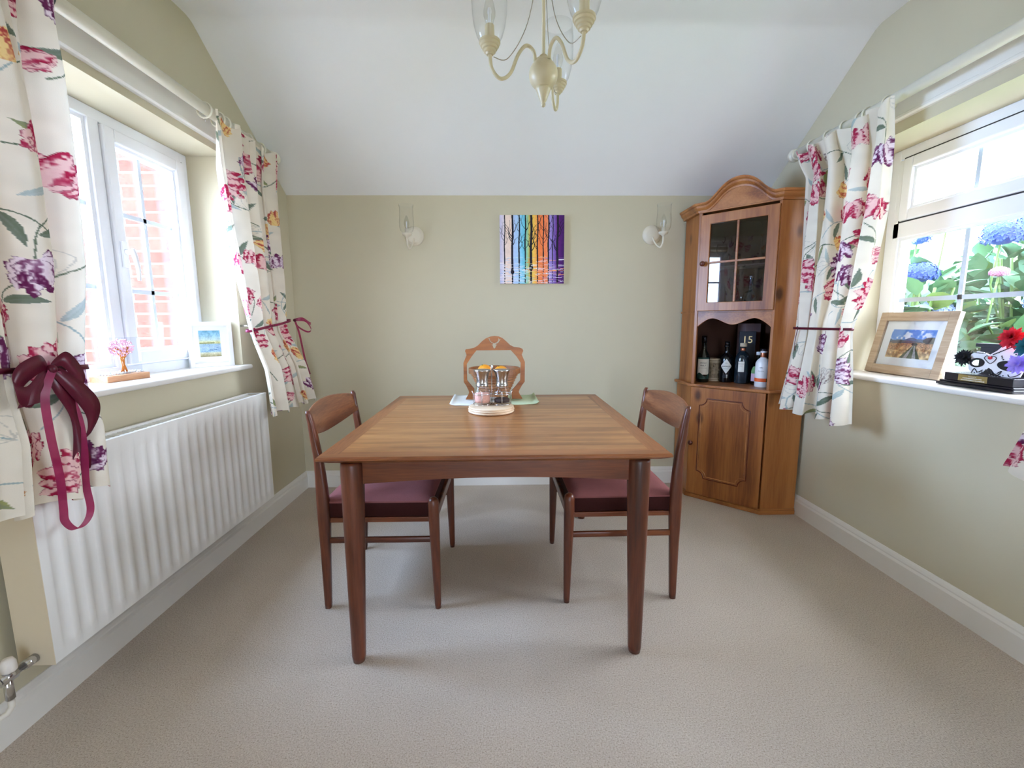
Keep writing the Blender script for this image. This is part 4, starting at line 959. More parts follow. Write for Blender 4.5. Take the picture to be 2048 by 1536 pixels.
def groove(P, w_):
    m = MB(); n = len(P); ctr = (sum(p[0] for p in P)/n, sum(p[1] for p in P)/n); rings_ = []
    for i in range(n+1):
        p = P[i % n]; a = P[i-1]; b = P[(i+1) % n]; t = Vector((b[0]-a[0], b[1]-a[1])).normalized() if (a != b) else Vector((1, 0)); nn = Vector((-t.y, t.x))
        rings_.append([Dg(p[0]-nn.x*w_, p[1]-nn.y*w_, .0188), Dg(p[0]-nn.x*w_*.4, p[1]-nn.y*w_*.4, .0205), Dg(p[0]+nn.x*w_*.4, p[1]+nn.y*w_*.4, .0205), Dg(p[0]+nn.x*w_, p[1]+nn.y*w_, .0188)])
    return m.loft(rings_, False, False, True)
groove(P1, .0035).build('panel_bead', MT['knob'], ldo); groove(scoop(.092, .362, .158, .648, .045), .003).build('panel_bead', MT['pinex'], ldo)
def knob(s, z, parent, o0=.019):
    rings_ = []; nrm = Vector((-SQ, -SQ, 0)); tx = Vector((-SQ, SQ, 0))
    for r, h in ((.007, 0), (.007, .010), (.012, .014), (.0155, .020), (.0155, .025), (.011, .030), (.004, .032), (.0005, .0322)):
        c = Vector(Dg(s, z, o0+h)); rings_.append([c+tx*r*math.cos(2*PI*k/20)+Vector((0, 0, r*math.sin(2*PI*k/20))) for k in range(20)])
    return MB().loft(rings_).build('knob', MT['knob'], parent)
knob(.412, .370, ldo)
# upper glazed door
def dring(s0, s1, z0, z1, i0, i1, j0, j1, o0, o1):
    O_, I_ = [(s0, z0), (s1, z0), (s1, z1), (s0, z1)], [(i0, j0), (i1, j0), (i1, j1), (i0, j1)]
    return MB().loft([[Dg(*O_[k], o0) for k in range(4)], [Dg(*O_[k], o1) for k in range(4)], [Dg(*I_[k], o1) for k in range(4)], [Dg(*I_[k], o0) for k in range(4)], [Dg(*O_[k], o0) for k in range(4)]], False, True, False)
gd = dring(.0, CW-.016, 1.199, 1.766, .058, .364, 1.251, 1.711, .003, .021).build('door', MT['pinez'], KB, bevel=.003)
m = MB(); dbox(.204, .216, 1.251, 1.711, .006, .020, m); dbox(.058, .364, 1.479, 1.491, .006, .020, m); m.build('glazing_bars', MT['pinex'], gd, bevel=.002)
dbox(.056, .366, 1.249, 1.713, .009, .012).build('pane', MT['cpane'], gd)
knob(.393, 1.480, gd, .021)
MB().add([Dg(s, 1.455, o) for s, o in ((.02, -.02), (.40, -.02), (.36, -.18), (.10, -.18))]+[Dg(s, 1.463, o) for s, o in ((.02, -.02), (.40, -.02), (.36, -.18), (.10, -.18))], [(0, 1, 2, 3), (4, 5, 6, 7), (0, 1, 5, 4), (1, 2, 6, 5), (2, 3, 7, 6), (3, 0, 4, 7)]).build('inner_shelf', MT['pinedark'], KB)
# wavy valance above the open shelf
N = 48; pl = [(.008, 1.189)]; 
for i in range(N+1):
    t = i/N; s = .008+.412*t; q = abs(t-.5)*2
    z = 1.117+.037*(0.5-0.5*math.cos(PI*min(1, q/.58))) if q < .58 else 1.154-.052*((q-.58)/.42)**1.6
    pl.append((s, z))
pl.append((.420, 1.189)); MB().prism(pl, Dg, -.014, .002).build('valance', MT['pinex'], KB, bevel=.0015)
# pediment board and arched cornice
def arch(s):
    q = min(1, abs(s-.212)/.185); b = float(np.interp(q, [0, .12, .25, .38, .50, .60, .70, .80, .90, 1], [1, .985, .93, .83, .69, .53, .36, .21, .09, .02])); return 1.836+.112*b
N = 60; pl = [(-.004, 1.782)]+[(-.004+.446*i/N, arch(-.004+.446*i/N)-.004) for i in range(N+1)]+[(.442, 1.782)]
MB().prism(pl, Dg, -.012, .003).build('pediment', MT['pinex'], KB)
dbox(.0, CW, 1.782, 1.792, .0, .008).build('pediment_bead', MT['pinex'], KB, bevel=.002)
PR = [(0, -.052), (.007, -.052), (.009, -.045), (.009, -.040), (.015, -.036), (.022, -.028), (.025, -.020), (.025, -.016), (.031, -.013), (.035, -.006), (.035, 0), (0, 0)]
rings_ = []
pa = [((A_.x+.21*0+XE-A_.x, 0), None)]
def cor(p, nrm, top): return [(p[0]+nrm[0]*o, p[1]+nrm[1]*o, top+dz) for o, dz in PR]
k1 = (-.414, -1.0); k2 = (-1.0, -.414)
rings_.append(cor((XE, A_.y), (0, -1), arch(0))); rings_.append(cor((A_.x, A_.y), k1, arch(0)))
for i in range(1, N): s = -.004+.446*i/N; rings_.append(cor(Dg(s, 0)[:2], (-SQ, -SQ), arch(s)))
rings_.append(cor((B_.x, B_.y), k2, arch(.45))); rings_.append(cor((B_.x, YE), (-1, 0), arch(.45)))
MB().loft(rings_, True, True, False).build('cornice', MT['pinex'], KB)
# --- glasses and bottles behind the door
ZS = 1.200; ZU = 1.463
def stem_glass(s, o_, z, h, r, label, name='wine_glass'):
    p = Dg(s, z, o_); o = thing(name, p, label, 'glass', 'glassware inside the cupboard')
    MB().lathe([(r*.8, 0), (r*.75, .003), (.005, .006), (.0035, .02), (.0035, h*.42), (.008, h*.46), (r*.85, h*.62), (r, h*.78), (r*.86, h), (r*.84, h), (r*.96, h*.78), (r*.8, h*.63), (.004, h*.49), (.001, h*.49)], p, 24, cap=False).build('bowl', MT['glass'], o)
stem_glass(.145, -.08, ZU, .135, .034, 'stemmed glass on the cupboard upper shelf, right of the middle bar')
stem_glass(.075, -.07, ZU, .165, .030, 'tall stemmed glass on the cupboard upper shelf, by the hinge side')
stem_glass(.330, -.09, ZU, .140, .034, 'stemmed glass on the cupboard upper shelf, by the knob side')
stem_glass(.085, -.11, ZU, .10, .032, 'short stemmed glass on the cupboard upper shelf, rear by the hinge side')
def bottle(s, o_, z, prof, matname, label, capm=None, capp=None, grp='bottles in the cupboard', n=32, c=None):
    p = c or Dg(s, z, o_); o = thing('bottle', p, label, 'bottle', grp)
    MB().lathe(prof, p, n).build('glass_body', MT[matname], o)
    if capp: MB().lathe(capp, p, 24).build('cap', MT[capm], o)
    return o, Vector(p)
bottle(.155, -.10, ZS, [(.001, 0), (.034, 0), (.036, .01), (.034, .06), (.014, .12), (.012, .19), (.013, .195), (.001, .196)], 'greyglass', 'dark decanter-shaped bottle behind the lower glass, middle', 'chrome', [(.014, .19), (.014, .205), (.001, .206)], 'bottles behind the glazed door')
bottle(.060, -.09, ZS, [(.001, 0), (.028, 0), (.029, .01), (.029, .10), (.012, .125), (.012, .15), (.001, .151)], 'greyglass', 'short dark bottle behind the lower glass by the hinge', 'black', [(.013, .148), (.013, .162), (.001, .163)], 'bottles behind the glazed door')
bottle(.190, -.05, ZS, [(.001, 0), (.018, 0), (.018, .03), (.006, .045), (.006, .07), (.001, .071)], 'glass', 'tiny clear bottle behind the lower glass beside the middle bar', 'chrome', [(.007, .068), (.007, .08), (.001, .081)], 'bottles behind the glazed door')
# --- open shelf
ZO = .746
def wrap(parent, c, r, z0, z1, a0, a1, m_, name='label_paper', shape=None, n=24):
    m = MB(); c = Vector(c); vs = []
    for i in range(n+1):
        t = i/n; a = a0+(a1-a0)*t; lo_, hi_ = (z0, z1) if not shape else shape(t)
        vs += [(c.x+r*math.cos(a), c.y+r*math.sin(a), c.z+lo_), (c.x+r*math.cos(a), c.y+r*math.sin(a), c.z+hi_)]
    m.add(vs, [(2*i, 2*i+2, 2*i+3, 2*i+1) for i in range(n)], True); return m.build(name, m_, parent)
def lettering(s_, size, c, r, ang, z, parent, m_='ink'):
    nrm = Vector((math.cos(ang), math.sin(ang), 0)); xx = Vector((0, 0, 1)).cross(nrm) ; R3 = Matrix((xx, Vector((0, 0, 1)), nrm)).transposed().to_4x4()
    R3.translation = Vector(c)+nrm*(r+.0006)+Vector((0, 0, z)); return text(s_, size, MT[m_], parent, R3)
def face(c): return math.atan2(-c[1], -c[0])
c1 = (1.313, 2.885, ZO)
o, c = bottle(0, 0, 0, [(.001, 0), (.036, 0), (.0385, .004), (.0385, .155), (.034, .175), (.017, .205), (.0145, .215), (.0145, .285), (.001, .286)], 'navy', 'dark green whisky bottle with cream label, at the left end of the open shelf', 'black', [(.016, .255), (.016, .298), (.001, .299)], 'bottles on the open shelf', c=c1)
f = face(c); wrap(o, c, .0392, .05, .150, f-1.0, f+1.0, MT['label']); wrap(o, c, .0396, .022, .06, f-1.0, f+1.0, MT['labelgrn'], 'label_landscape', lambda t: (.022, .05+.012*math.sin(7*t)))
wrap(o, c, .0394, .150, .160, f-1.0, f+1.0, MT['labelgrn'], 'label_band'); lettering('SINGLE', .012, c, .0392, f, .125, o); lettering('MALT', .014, c, .0392, f, .108, o); lettering('SCOTCH WHISKY', .006, c, .0392, f, .092, o)
c1 = (1.400, 2.925, ZO); o = thing('beer_stein', c1, 'stoneware mug with relief figures between the whisky bottle and black bottle', 'mug')
MB().lathe([(.001, 0), (.044, 0), (.046, .004), (.045, .012), (.043, .018), (.040, .03), (.039, .118), (.041, .126), (.040, .134), (.041, .150), (.037, .150), (.036, .02), (.001, .02)], c1, 40).build('body', MT['stein'], o)
for z0, z1, r in ((.004, .009, .0462), (.016, .021, .0440), (.124, .132, .0418), (.138, .148, .0412)): wrap(o, c1, r, z0, z1, 0, 2*PI, MT['steinband'], 'glaze_band', None, 48)
random.seed(4); m = MB()
for i in range(46):
    a = random.uniform(0, 2*PI); z = random.uniform(.035, .112); m.ball((c1[0]+.039*math.cos(a), c1[1]+.039*math.sin(a), ZO+z), random.uniform(.004, .008), 8, (1, 1, 1.4))
q = m.build('relief', MT['stein'], o); q['kind'] = 'stuff'
c1 = (1.455, 2.865, ZO)
o, c = bottle(0, 0, 0, [(.001, 0), (.038, 0), (.040, .005), (.040, .145), (.037, .165), (.016, .185), (.014, .19), (.014, .225), (.017, .228), (.017, .238), (.001, .239)], 'bottleblk', 'squat black apothecary-style gin bottle with diamond label', 'bottleblk', [(.015, .236), (.015, .262), (.001, .263)], 'bottles on the open shelf', c=c1)
f = face(c); wrap(o, c, .0408, 0, 0, f-.85, f+.85, MT['label'], 'label_paper', lambda t: (.105-.048*(1-abs(2*t-1)), .105+.048*(1-abs(2*t-1)))); lettering("HENDRICK'S", .011, c, .0408, f, .103, o); lettering('GIN', .007, c, .0408, f, .125, o); lettering('DISTILLED AND BOTTLED', .004, c, .0408, f, .088, o)
wrap(o, c, .0404, .03, .052, f-.35, f+.35, MT['greyglass'], 'label_lower')
c1 = (1.525, 2.800, ZO)
o, c = bottle(0, 0, 0, [(.001, 0), (.040, 0), (.043, .006), (.043, .145), (.040, .17), (.030, .19), (.016, .202), (.014, .206), (.014, .232), (.001, .233)], 'greyglass', 'square-shouldered smoky bottle with pale stopper and square label, in front of the boxed whisky', 'cork', [(.020, .232), (.020, .254), (.001, .255)], 'bottles on the open shelf', c=c1)
f = face(c); wrap(o, c, .0436, .075, .140, f-.55, f+.25, MT['label']); lettering('HIGHLAND', .006, c, .0436, f-.15, .125, o); lettering('MALT', .006, c, .0436, f-.15, .112, o)
MB().lathe([(.0145, .204), (.016, .206), (.016, .222), (.0145, .224)], c1, 20).build('neck_seal', MT['copper'], o)
bx0 = thing('whisky_box', (1.580, 2.860, ZO), 'dark blue carton with gold lettering standing behind the stoppered bottle', 'box')
def obox(m, c, w_, d_, h_, ang, z0=0):
    ca, sa = math.cos(ang), math.sin(ang); v = [(c[0]+x*ca-y*sa, c[1]+x*sa+y*ca, c[2]+z) for x in (-w_/2, w_/2) for y in (-d_/2, d_/2) for z in (z0, z0+h_)]
    return m.add(v, [(0, 1, 3, 2), (4, 6, 7, 5), (0, 4, 5, 1), (2, 3, 7, 6), (0, 2, 6, 4), (1, 5, 7, 3)])
ab = -.45; cb = (1.580, 2.862, ZO)
obox(MB(), cb, .092, .07, .325, ab).build('carton', MT['blackm'], bx0, bevel=.001)
nb = Vector((math.sin(ab), -math.cos(ab), 0)); xb = Vector((math.cos(ab), math.sin(ab), 0)); R3 = Matrix((xb, Vector((0, 0, 1)), nb)).transposed().to_4x4(); R3.translation = Vector(cb)+nb*.0355+Vector((.0, 0, .272)); text('15', .062, MT['gold'], bx0, R3)
c3 = (1.628, 2.800, ZO); o = thing('carton_box', c3, 'mauve box at the back of the open shelf under the wavy valance', 'box'); obox(MB(), (1.63, 2.94, ZO), .10, .10, .375, .0).build('carton', MT['grycard'], o, bevel=.001)
c1 = (1.590, 2.735, ZO)
o, c = bottle(0, 0, 0, [(.001, 0), (.038, 0), (.040, .004), (.040, .095), (.037, .12), (.026, .145), (.014, .16), (.0125, .165), (.0125, .195), (.001, .196)], 'glassd', 'gin bottle with pink and green botanical label beside the white bottle', 'whitecer', [(.015, .183), (.015, .202), (.001, .203)], 'bottles on the open shelf', c=c1)
f = face(c); wrap(o, c, .0405, .022, .075, f-1.1, f+1.1, MT['pinkprint']); wrap(o, c, .0407, .07, .115, f-1.1, f+.1, MT['greenprint'], 'label_leaf', lambda t: (.07, .085+.03*math.sin(PI*t)))
c1 = (1.556, 2.628, ZO)
o, c = bottle(0, 0, 0, [(.001, 0), (.037, 0), (.040, .004), (.0405, .10), (.0395, .143), (.032, .160), (.018, .174), (.016, .178), (.016, .205), (.001, .206)], 'whitecer', 'white stoneware bottle with an orange band at the right end of the open shelf', 'black', [(.0165, .214), (.019, .216), (.019, .228), (.001, .229)], 'bottles on the open shelf', c=c1)
f = face(c); wrap(o, c, .0411, .034, .055, f-1.5, f+.55, MT['orangeband'], 'orange_band'); wrap(o, c, .0411, .034, .055, f+.55, f+1.2, MT['steel'], 'silver_band')
MB().lathe([(.0165, .178), (.0168, .18), (.0168, .204), (.0165, .206)], c1, 24).build('neck_foil', MT['copper'], o); MB().lathe([(.0168, .204), (.0175, .205), (.0175, .215), (.0168, .216)], c1, 24).build('neck_ring', MT['whitecer'], o)
lettering('GIN', .010, c, .0405, f-.2, .118, o); lettering('SMALL BATCH', .005, c, .0405, f-.2, .098, o)

# ------------------------------------------------------------------ chandelier
HX, HY = .136, 1.50
cl = thing('chandelier', (HX, HY, ZC), 'cream three-arm chandelier with clear glass shades hanging above the table', 'chandelier')
MB().lathe([(.001, 0), (.055, 0), (.055, -.01), (.045, -.022), (.012, -.035), (.010, -.05), (.001, -.05)], (HX, HY, ZC), 32).build('ceiling_rose', MT['cream'], cl)
MB().tube([(HX, HY, 1.935), (HX, HY, 2.46)], .0055, 14).build('stem', MT['cream'], cl)
hb = MB().lathe([(max(.0005, .0445*math.sin(t)), .004+.0445*-math.cos(t)) for t in [PI*k/24 for k in range(25)]], (HX, HY, 1.890), 48)
hb.lathe([(.0245, -.034), (.0225, -.040), (.0175, -.052), (.0115, -.066), (.0085, -.073), (.0062, -.075), (.0062, -.077)], (HX, HY, 1.890), 32).ball((HX, HY, 1.890-.081), .0075, 16).lathe([(.026, .036), (.027, .041), (.025, .046), (.012, .050), (.012, .058)], (HX, HY, 1.890), 32)
hb.build('hub', MT['cream'], cl)
for ax_, ay_, dz in ((-.163, -.062, .004), (.093, -.178, .0), (.066, .176, .010)):
    R_ = math.hypot(ax_, ay_); kk = R_/.166; dx, dy = ax_/R_*kk, ay_/R_*kk
    def L3(r, z): return (HX+dx*r, HY+dy*r, z)
    cz_ = 1.915+dz
    path = catmull([L3(.026, 1.925), L3(.032, 1.955), L3(.055, 1.965), L3(.080, 1.935), L3(.105, 1.878), L3(.135, 1.858), L3(.160, 1.880), L3(.166, cz_)], 7)
    arm = MB().tube(path, .0052, 12).build('arm', MT['cream'], cl)
    c = L3(.166, cz_)
    MB().lathe([(.001, -.004), (.010, -.003), (.013, .002), (.017, .004), (.018, .010), (.022, .012), (.023, .018), (.027, .020), (.028, .026), (.031, .028), (.031, .034), (.024, .037), (.014, .037), (.0135, .075), (.010, .078), (.001, .078)], c, 64, smooth=False).build('lamp_cup', MT['cream'], arm)
    MB().lathe([(.028, .030), (.038, .048), (.046, .075), (.0505, .105), (.052, .14), (.0515, .175), (.049, .215), (.0482, .215), (.0507, .175), (.0512, .14), (.0497, .105), (.0452, .075), (.0372, .049), (.0275, .031)], c, 48, cap=False).build('glass_shade', MT['glass'], arm)
    MB().lathe([(.010, .078), (.0125, .088), (.017, .10), (.0175, .112), (.014, .130), (.008, .148), (.003, .158), (.001, .161)], c, 24).build('bulb', MT['bulb'], arm)
    MB().lathe([(.004, .08), (.004, .10), (.006, .112), (.004, .122), (.001, .124)], c, 12).build('filament_stem', MT['whitecer'], arm)
    w_ = catmull([L3(.006, 2.40), L3(.018, 2.20), L3(.050, 2.03), L3(.110, 1.92), L3(.155, cz_-.006)], 8)
    MB().tube(w_, .0013, 6).build('wire', MT['wire'], arm)

# ------------------------------------------------------------------ wall lights
def sconce(px, pz, ddx, label):
    o = thing('wall_light', (px, YB, pz), label, 'wall light', 'wall lights either side of the canvas')
    MB().lathe([(.062, 0), (.062, -.006), (.055, -.011), (.050, -.013), (.048, -.018), (.038, -.022), (.001, -.024)], (px, YB, pz), 40, 'y').build('backplate', MT['creamw'], o)
    cx_, cy_ = px+ddx, YB-.125; cz_ = pz-.005
    arm = MB().tube(catmull([(px, YB-.02, pz-.018), (px+ddx*.35, YB-.045, pz-.060), (px+ddx*.75, YB-.095, pz-.092), (px+ddx*.98, YB-.122, pz-.070), (cx_, cy_, cz_-.022)], 7), .0055, 12).build('arm', MT['creamw'], o)
    c = (cx_, cy_, cz_)
    MB().lathe([(.001, -.025), (.010, -.024), (.014, -.016), (.026, -.012), (.030, -.004), (.030, .002), (.012, .004), (.012, .030), (.001, .030)], c, 32).build('lamp_cup', MT['creamw'], arm)
    MB().lathe([(.024, .002), (.038, .014), (.045, .035), (.046, .065), (.043, .11), (.0425, .150), (.046, .172), (.0452, .172), (.0417, .150), (.0422, .11), (.0452, .065), (.0442, .036), (.0374, .015)], c, 48, cap=False).build('glass_shade', MT['glass'], o)
    MB().lathe([(.009, .03), (.012, .04), (.0165, .052), (.0165, .064), (.012, .085), (.006, .102), (.001, .110)], c, 24).build('bulb', MT['bulb'], arm)
    MB().lathe([(.0035, .03), (.0035, .055), (.005, .066), (.001, .075)], c, 12).build('filament_stem', MT['whitecer'], arm)
sconce(-.563, 1.697, -.024, 'cream wall light with glass shade, between the canvas and the radiator side curtain')
sconce(1.000, 1.704, .034, 'cream wall light with glass shade, between the canvas and the pine cupboard')

# ------------------------------------------------------------------ striped forest canvas
cv = thing('canvas_painting', (.2045, YB, 1.606), 'square canvas of black tree trunks over rainbow stripes and rippled water', 'painting')
cx0, cx1, cz0, cz1 = -.006, .415, 1.389, 1.824
MB().box(cx0, cx1, YB-.034, YB-.001, cz0, cz1).build('stretched_canvas', MT['mount'], cv)
def forest():
    H, W = 620, 600; img = np.zeros((H, W, 3)); rnd = np.random.RandomState(5)
    stops = [(0, (206, 200, 226)), (.06, (232, 220, 230)), (.09, (250, 226, 210)), (.19, (250, 222, 206)), (.205, (192, 212, 246)), (.29, (178, 214, 246)), (.33, (140, 214, 240)), (.385, (110, 202, 226)), (.395, (122, 204, 196)), (.44, (176, 208, 150)), (.455, (206, 186, 92)), (.49, (238, 200, 90)), (.53, (255, 206, 92)), (.575, (252, 168, 82)), (.60, (250, 136, 70)), (.68, (252, 134, 78)), (.745, (250, 146, 96)), (.76, (176, 156, 216)), (.82, (146, 122, 196)), (.865, (120, 84, 172)), (.89, (106, 30, 120)), (.95, (82, 20, 110)), (1, (62, 14, 90))]
    xs = np.linspace(0, 1, W); row = np.stack([np.interp(xs, [s[0] for s in stops], [s[1][k] for s in stops]) for k in range(3)], -1)
    img[:] = row[None]; img += (noise2(H, W, 14, rnd)[..., None]-.5)*12
    X, Y = np.meshgrid(np.arange(W)/W, np.arange(H)/H)
    def line(pts, w0, w1, col=(24, 18, 34)):
        C_ = catmull([(p[0], p[1], 0) for p in pts], 8)
        for i in range(len(C_)-1):
            a, b = C_[i], C_[i+1]; ww = w0+(w1-w0)*i/len(C_); L2 = (b-a).length_squared+1e-12
            x0_, x1_ = int((min(a.x, b.x)-ww)*W)-1, int((max(a.x, b.x)+ww)*W)+2; y0_, y1_ = int((min(a.y, b.y)-ww)*H)-1, int((max(a.y, b.y)+ww)*H)+2
            x0_, y0_ = max(0, x0_), max(0, y0_)
            xx, yy = X[y0_:y1_, x0_:x1_], Y[y0_:y1_, x0_:x1_]
            if xx.size == 0: continue
            t = np.clip(((xx-a.x)*(b.x-a.x)+(yy-a.y)*(b.y-a.y))/L2, 0, 1); d_ = np.hypot(xx-a.x-t*(b.x-a.x), yy-a.y-t*(b.y-a.y))
            img[y0_:y1_, x0_:x1_][d_ < ww/2] = col
    # water bands first
    for i in range(170):
        y = rnd.uniform(.60, .99); x = rnd.uniform(0, 1); L_ = rnd.uniform(.04, .16)*(1+.8*(y-.6)); j = min(W-1, max(0, int((x+rnd.uniform(-.15, .15))*W)))
        col = row[j]*.7+np.array((255, 255, 255))*.3 if rnd.rand() < .6 else (np.array((250, 246, 250)) if rnd.rand() < .5 else np.array((252, 150, 84)) if x > .35 else np.array((150, 190, 230)))
        line([(x-L_/2, y), (x, y+rnd.uniform(-.003, .003)), (x+L_/2, y)], rnd.uniform(.004, .010), .003, tuple(col))
    trunks = [(.075, .70, .017), (.195, .83, .030), (.30, .69, .021), (.395, .62, .020), (.485, .77, .036), (.585, .67, .020), (.675, .60, .016), (.755, .66, .022), (.82, .67, .014), (.895, .70, .032)]
    for x, b, w_ in trunks:
        line([(x, -.02), (x+.006, b*.3), (x-.004, b*.6), (x, b*.9), (x, b)], w_*.9, w_*1.15)
        if b > .75: line([(x, b-.05), (x, b)], w_*1.2, w_*2.0)
        y = b+.02
        while y < 1:
            hh = rnd.uniform(.006, .022); line([(x+rnd.uniform(-.004, .004), y), (x, y+hh)], w_*.85, w_*.8); y += hh+rnd.uniform(.012, .03)
        for k in range(rnd.randint(3, 6)):
            yy = rnd.uniform(.12, b*.85); sg = 1 if rnd.rand() < .5 else -1; L_ = rnd.uniform(.07, .14)
            line([(x, yy), (x+sg*L_*.35, yy-L_*.45), (x+sg*L_*.55, yy-L_*1.1), (x+sg*L_*1.1, yy-L_*1.7)], w_*.42, .003)
            if rnd.rand() < .6: line([(x+sg*L_*.5, yy-L_*.9), (x+sg*L_*.3, yy-L_*1.5), (x+sg*L_*.35, yy-L_*2)], .005, .002)
    for i in range(80):
        y = rnd.uniform(.70, .99); x = rnd.uniform(0, 1); L_ = rnd.uniform(.03, .10); j = min(W-1, int(x*W))
        col = (246, 246, 252) if rnd.rand() < .5 else tuple(row[j]*.6+np.array((255, 255, 255))*.4)
        line([(x-L_/2, y), (x+L_/2, y)], .006, .003, col)
    return img
def flat_picture(name, img, o3, ux, uz, nx, ny, parent):
    o3, ux, uz = map(np.array, (o3, ux, uz)); u = np.linspace(0, 1, nx)[None, :, None]; v = np.linspace(0, 1, ny)[:, None, None]
    return grid_mesh(name, o3+ux*u-uz*v, resample(img, ny, nx), MT['paint'], parent, False)
flat_picture('painted_face', forest(), (cx0, YB-.0345, cz1), (cx1-cx0, 0, 0), (0, 0, cz1-cz0), 360, 372, cv)

# ------------------------------------------------------------------ pictures and ornaments on the sills
def seascape():
    H, W = 200, 160; rnd = np.random.RandomState(3); y = np.linspace(0, 1, H); st_ = [(0, (120, 178, 206)), (.18, (150, 196, 216)), (.36, (196, 216, 210)), (.44, (214, 214, 160)), (.49, (206, 202, 140)), (.52, (150, 184, 206)), (.62, (168, 194, 220)), (.80, (150, 186, 214)), (.86, (206, 204, 170)), (1, (150, 140, 100))]
    img = np.stack([np.interp(y, [s[0] for s in st_], [s[1][k] for s in st_]) for k in range(3)], -1)[:, None]+np.zeros((1, W, 1)); img += (noise2(H, W, 6, rnd)[..., None]-.5)*34; img += (noise2(H, W, 28, rnd)[..., None]-.5)*30
    img[int(.455*H):int(.485*H), :int(.72*W)] = (104, 112, 60)
    for k in range(9): yy = int(rnd.uniform(.58, .8)*H); xx = int(rnd.uniform(0, .8)*W); img[yy:yy+2, xx:xx+int(rnd.uniform(12, 40))] = (70, 110, 150)
    return img
P0 = Vector((-1.530, 2.240, .922)); P1_ = Vector((-1.400, 2.383, .922)); dx_ = (P1_-P0); WF = dx_.length; ux = dx_.normalized(); HF = .226
nrm = Vector((ux.y, -ux.x, 0)); lean = Vector((-nrm.x*.012, -nrm.y*.012, 1)).normalized()
sp = thing('picture_frame', tuple(P0+ux*WF/2), 'white box frame holding a small seascape, standing on the brick-side sill', 'picture frame')
def fpt(u, v, d): return tuple(P0+ux*u+lean*v+nrm*d)
def fbox(m, u0, u1, v0, v1, d0, d1, F_=None):
    F_ = F_ or fpt; vv = [F_(u, v, d) for u in (u0, u1) for v in (v0, v1) for d in (d0, d1)]
    return m.add(vv, [(0, 1, 3, 2), (4, 6, 7, 5), (0, 4, 5, 1), (2, 3, 7, 6), (0, 2, 6, 4), (1, 5, 7, 3)])
t_ = .019; m = MB(); fbox(m, 0, t_, 0, HF, -.032, 0); fbox(m, WF-t_, WF, 0, HF, -.032, 0); fbox(m, t_, WF-t_, 0, t_, -.032, 0); fbox(m, t_, WF-t_, HF-t_, HF, -.032, 0)
m.build('frame', MT['whitefr'], sp, bevel=.001); m = MB(); fbox(m, t_, WF-t_, t_, HF-t_, -.028, -.022); m.build('mount', MT['mount'], sp)
flat_picture('print', seascape(), fpt(.050, .170+.012, -.0215), tuple(ux*(WF-.100)), tuple(lean*.132), 120, 140, sp)
# oak frame with moorland print
def moor():
    H, W = 240, 340; rnd = np.random.RandomState(9); X, Y = np.meshgrid(np.linspace(0, 1, W), np.linspace(0, 1, H)); n1, n2, n3 = noise2(H, W, 5, rnd), noise2(H, W, 18, rnd), noise2(H, W, 40, rnd)
    img = np.zeros((H, W, 3)); img[:] = (76, 134, 214); img = img*(1-Y[..., None]*.5)+np.array((150, 190, 236))*Y[..., None]*.5
    cl_ = np.clip((n3*.6+n2*.5+n1*.15-.55)*4-(np.abs(Y-.2)*6-.4), 0, 1)[..., None]; img = img*(1-cl_)+np.array((236, 240, 248))*cl_
    h1 = .33+.04*np.sin(X*9)+.02*np.sin(X*23); img[Y > h1] = (74, 100, 132); img[(Y > .40+.02*np.sin(X*7+2))] = (92, 84, 92); a = Y > .47+.02*np.sin(X*5+1)
    g = np.array((168, 116, 76))*(.6+.8*n1[..., None]); g2 = np.array((216, 184, 130))*(.6+.7*n2[..., None]); mixv = np.clip((Y[..., None]-.5)*1.8+(n2[..., None]-.5)*.8, 0, 1); gg = g*(1-mixv)+g2*mixv; img[a] = gg[a]
    c_ = .60-.05*(Y-.5); wv = .012+(Y-.52)*.34; pth = (Y > .52) & (np.abs(X-c_) < wv); img[pth] = (np.array((168, 160, 156))*(.8+.4*n1[..., None]))[pth]; mid = pth & (np.abs(X-c_) < wv*.35); img[mid] = (84, 92, 62); ed = (Y > .52) & (np.abs(np.abs(X-c_)-wv*1.1) < wv*.25); img[ed] = (72, 78, 52)
    tr = ((X-.93)/.17)**2+((Y-.37)/.12)**2 < 1; img[tr & (Y < .47)] = (22, 34, 30); bsh = ((X-.60)/.07)**2+((Y-.50)/.05)**2 < 1; img[bsh] = (40, 44, 36)
    return img
B0 = Vector((1.872, 2.255, .882)); B1 = Vector((1.872, 1.862, .882)); ux2 = Vector((0, -1, 0)); WO = .393; HO = .300; ln2 = Vector((.064, 0, .293)).normalized(); nr2 = Vector((-ln2.z, 0, ln2.x))
om = thing('picture_frame', (1.872, 2.06, .882), 'oak frame with a moorland track photograph, leaning on the hydrangea window', 'picture frame')
def f2(u, v, d): return tuple(B0+ux2*u+ln2*v+nr2*d)
t2 = .042
for nm, (u0, u1, v0, v1) in (('side', (0, t2, 0, HO)), ('side', (WO-t2, WO, 0, HO)), ('rail', (t2, WO-t2, 0, t2)), ('rail', (t2, WO-t2, HO-t2, HO))):
    m = MB(); fbox(m, u0, u1, v0, v1, -.014, .008, f2); m.build('frame_'+nm, MT['oak'], om, bevel=.0015)
m = MB(); fbox(m, t2, WO-t2, t2, HO-t2, -.010, -.004, f2); m.build('mount', MT['mount'], om)
flat_picture('print', moor(), f2(.083, HO-.082, -.0035), tuple(ux2*(WO-.166)), tuple(ln2*(HO-.164)), 240, 150, om)
m = MB(); fbox(m, t2-.002, WO-t2+.002, t2-.002, HO-t2+.002, .001, .002, f2); m.build('glazing', MT['acry'], om)
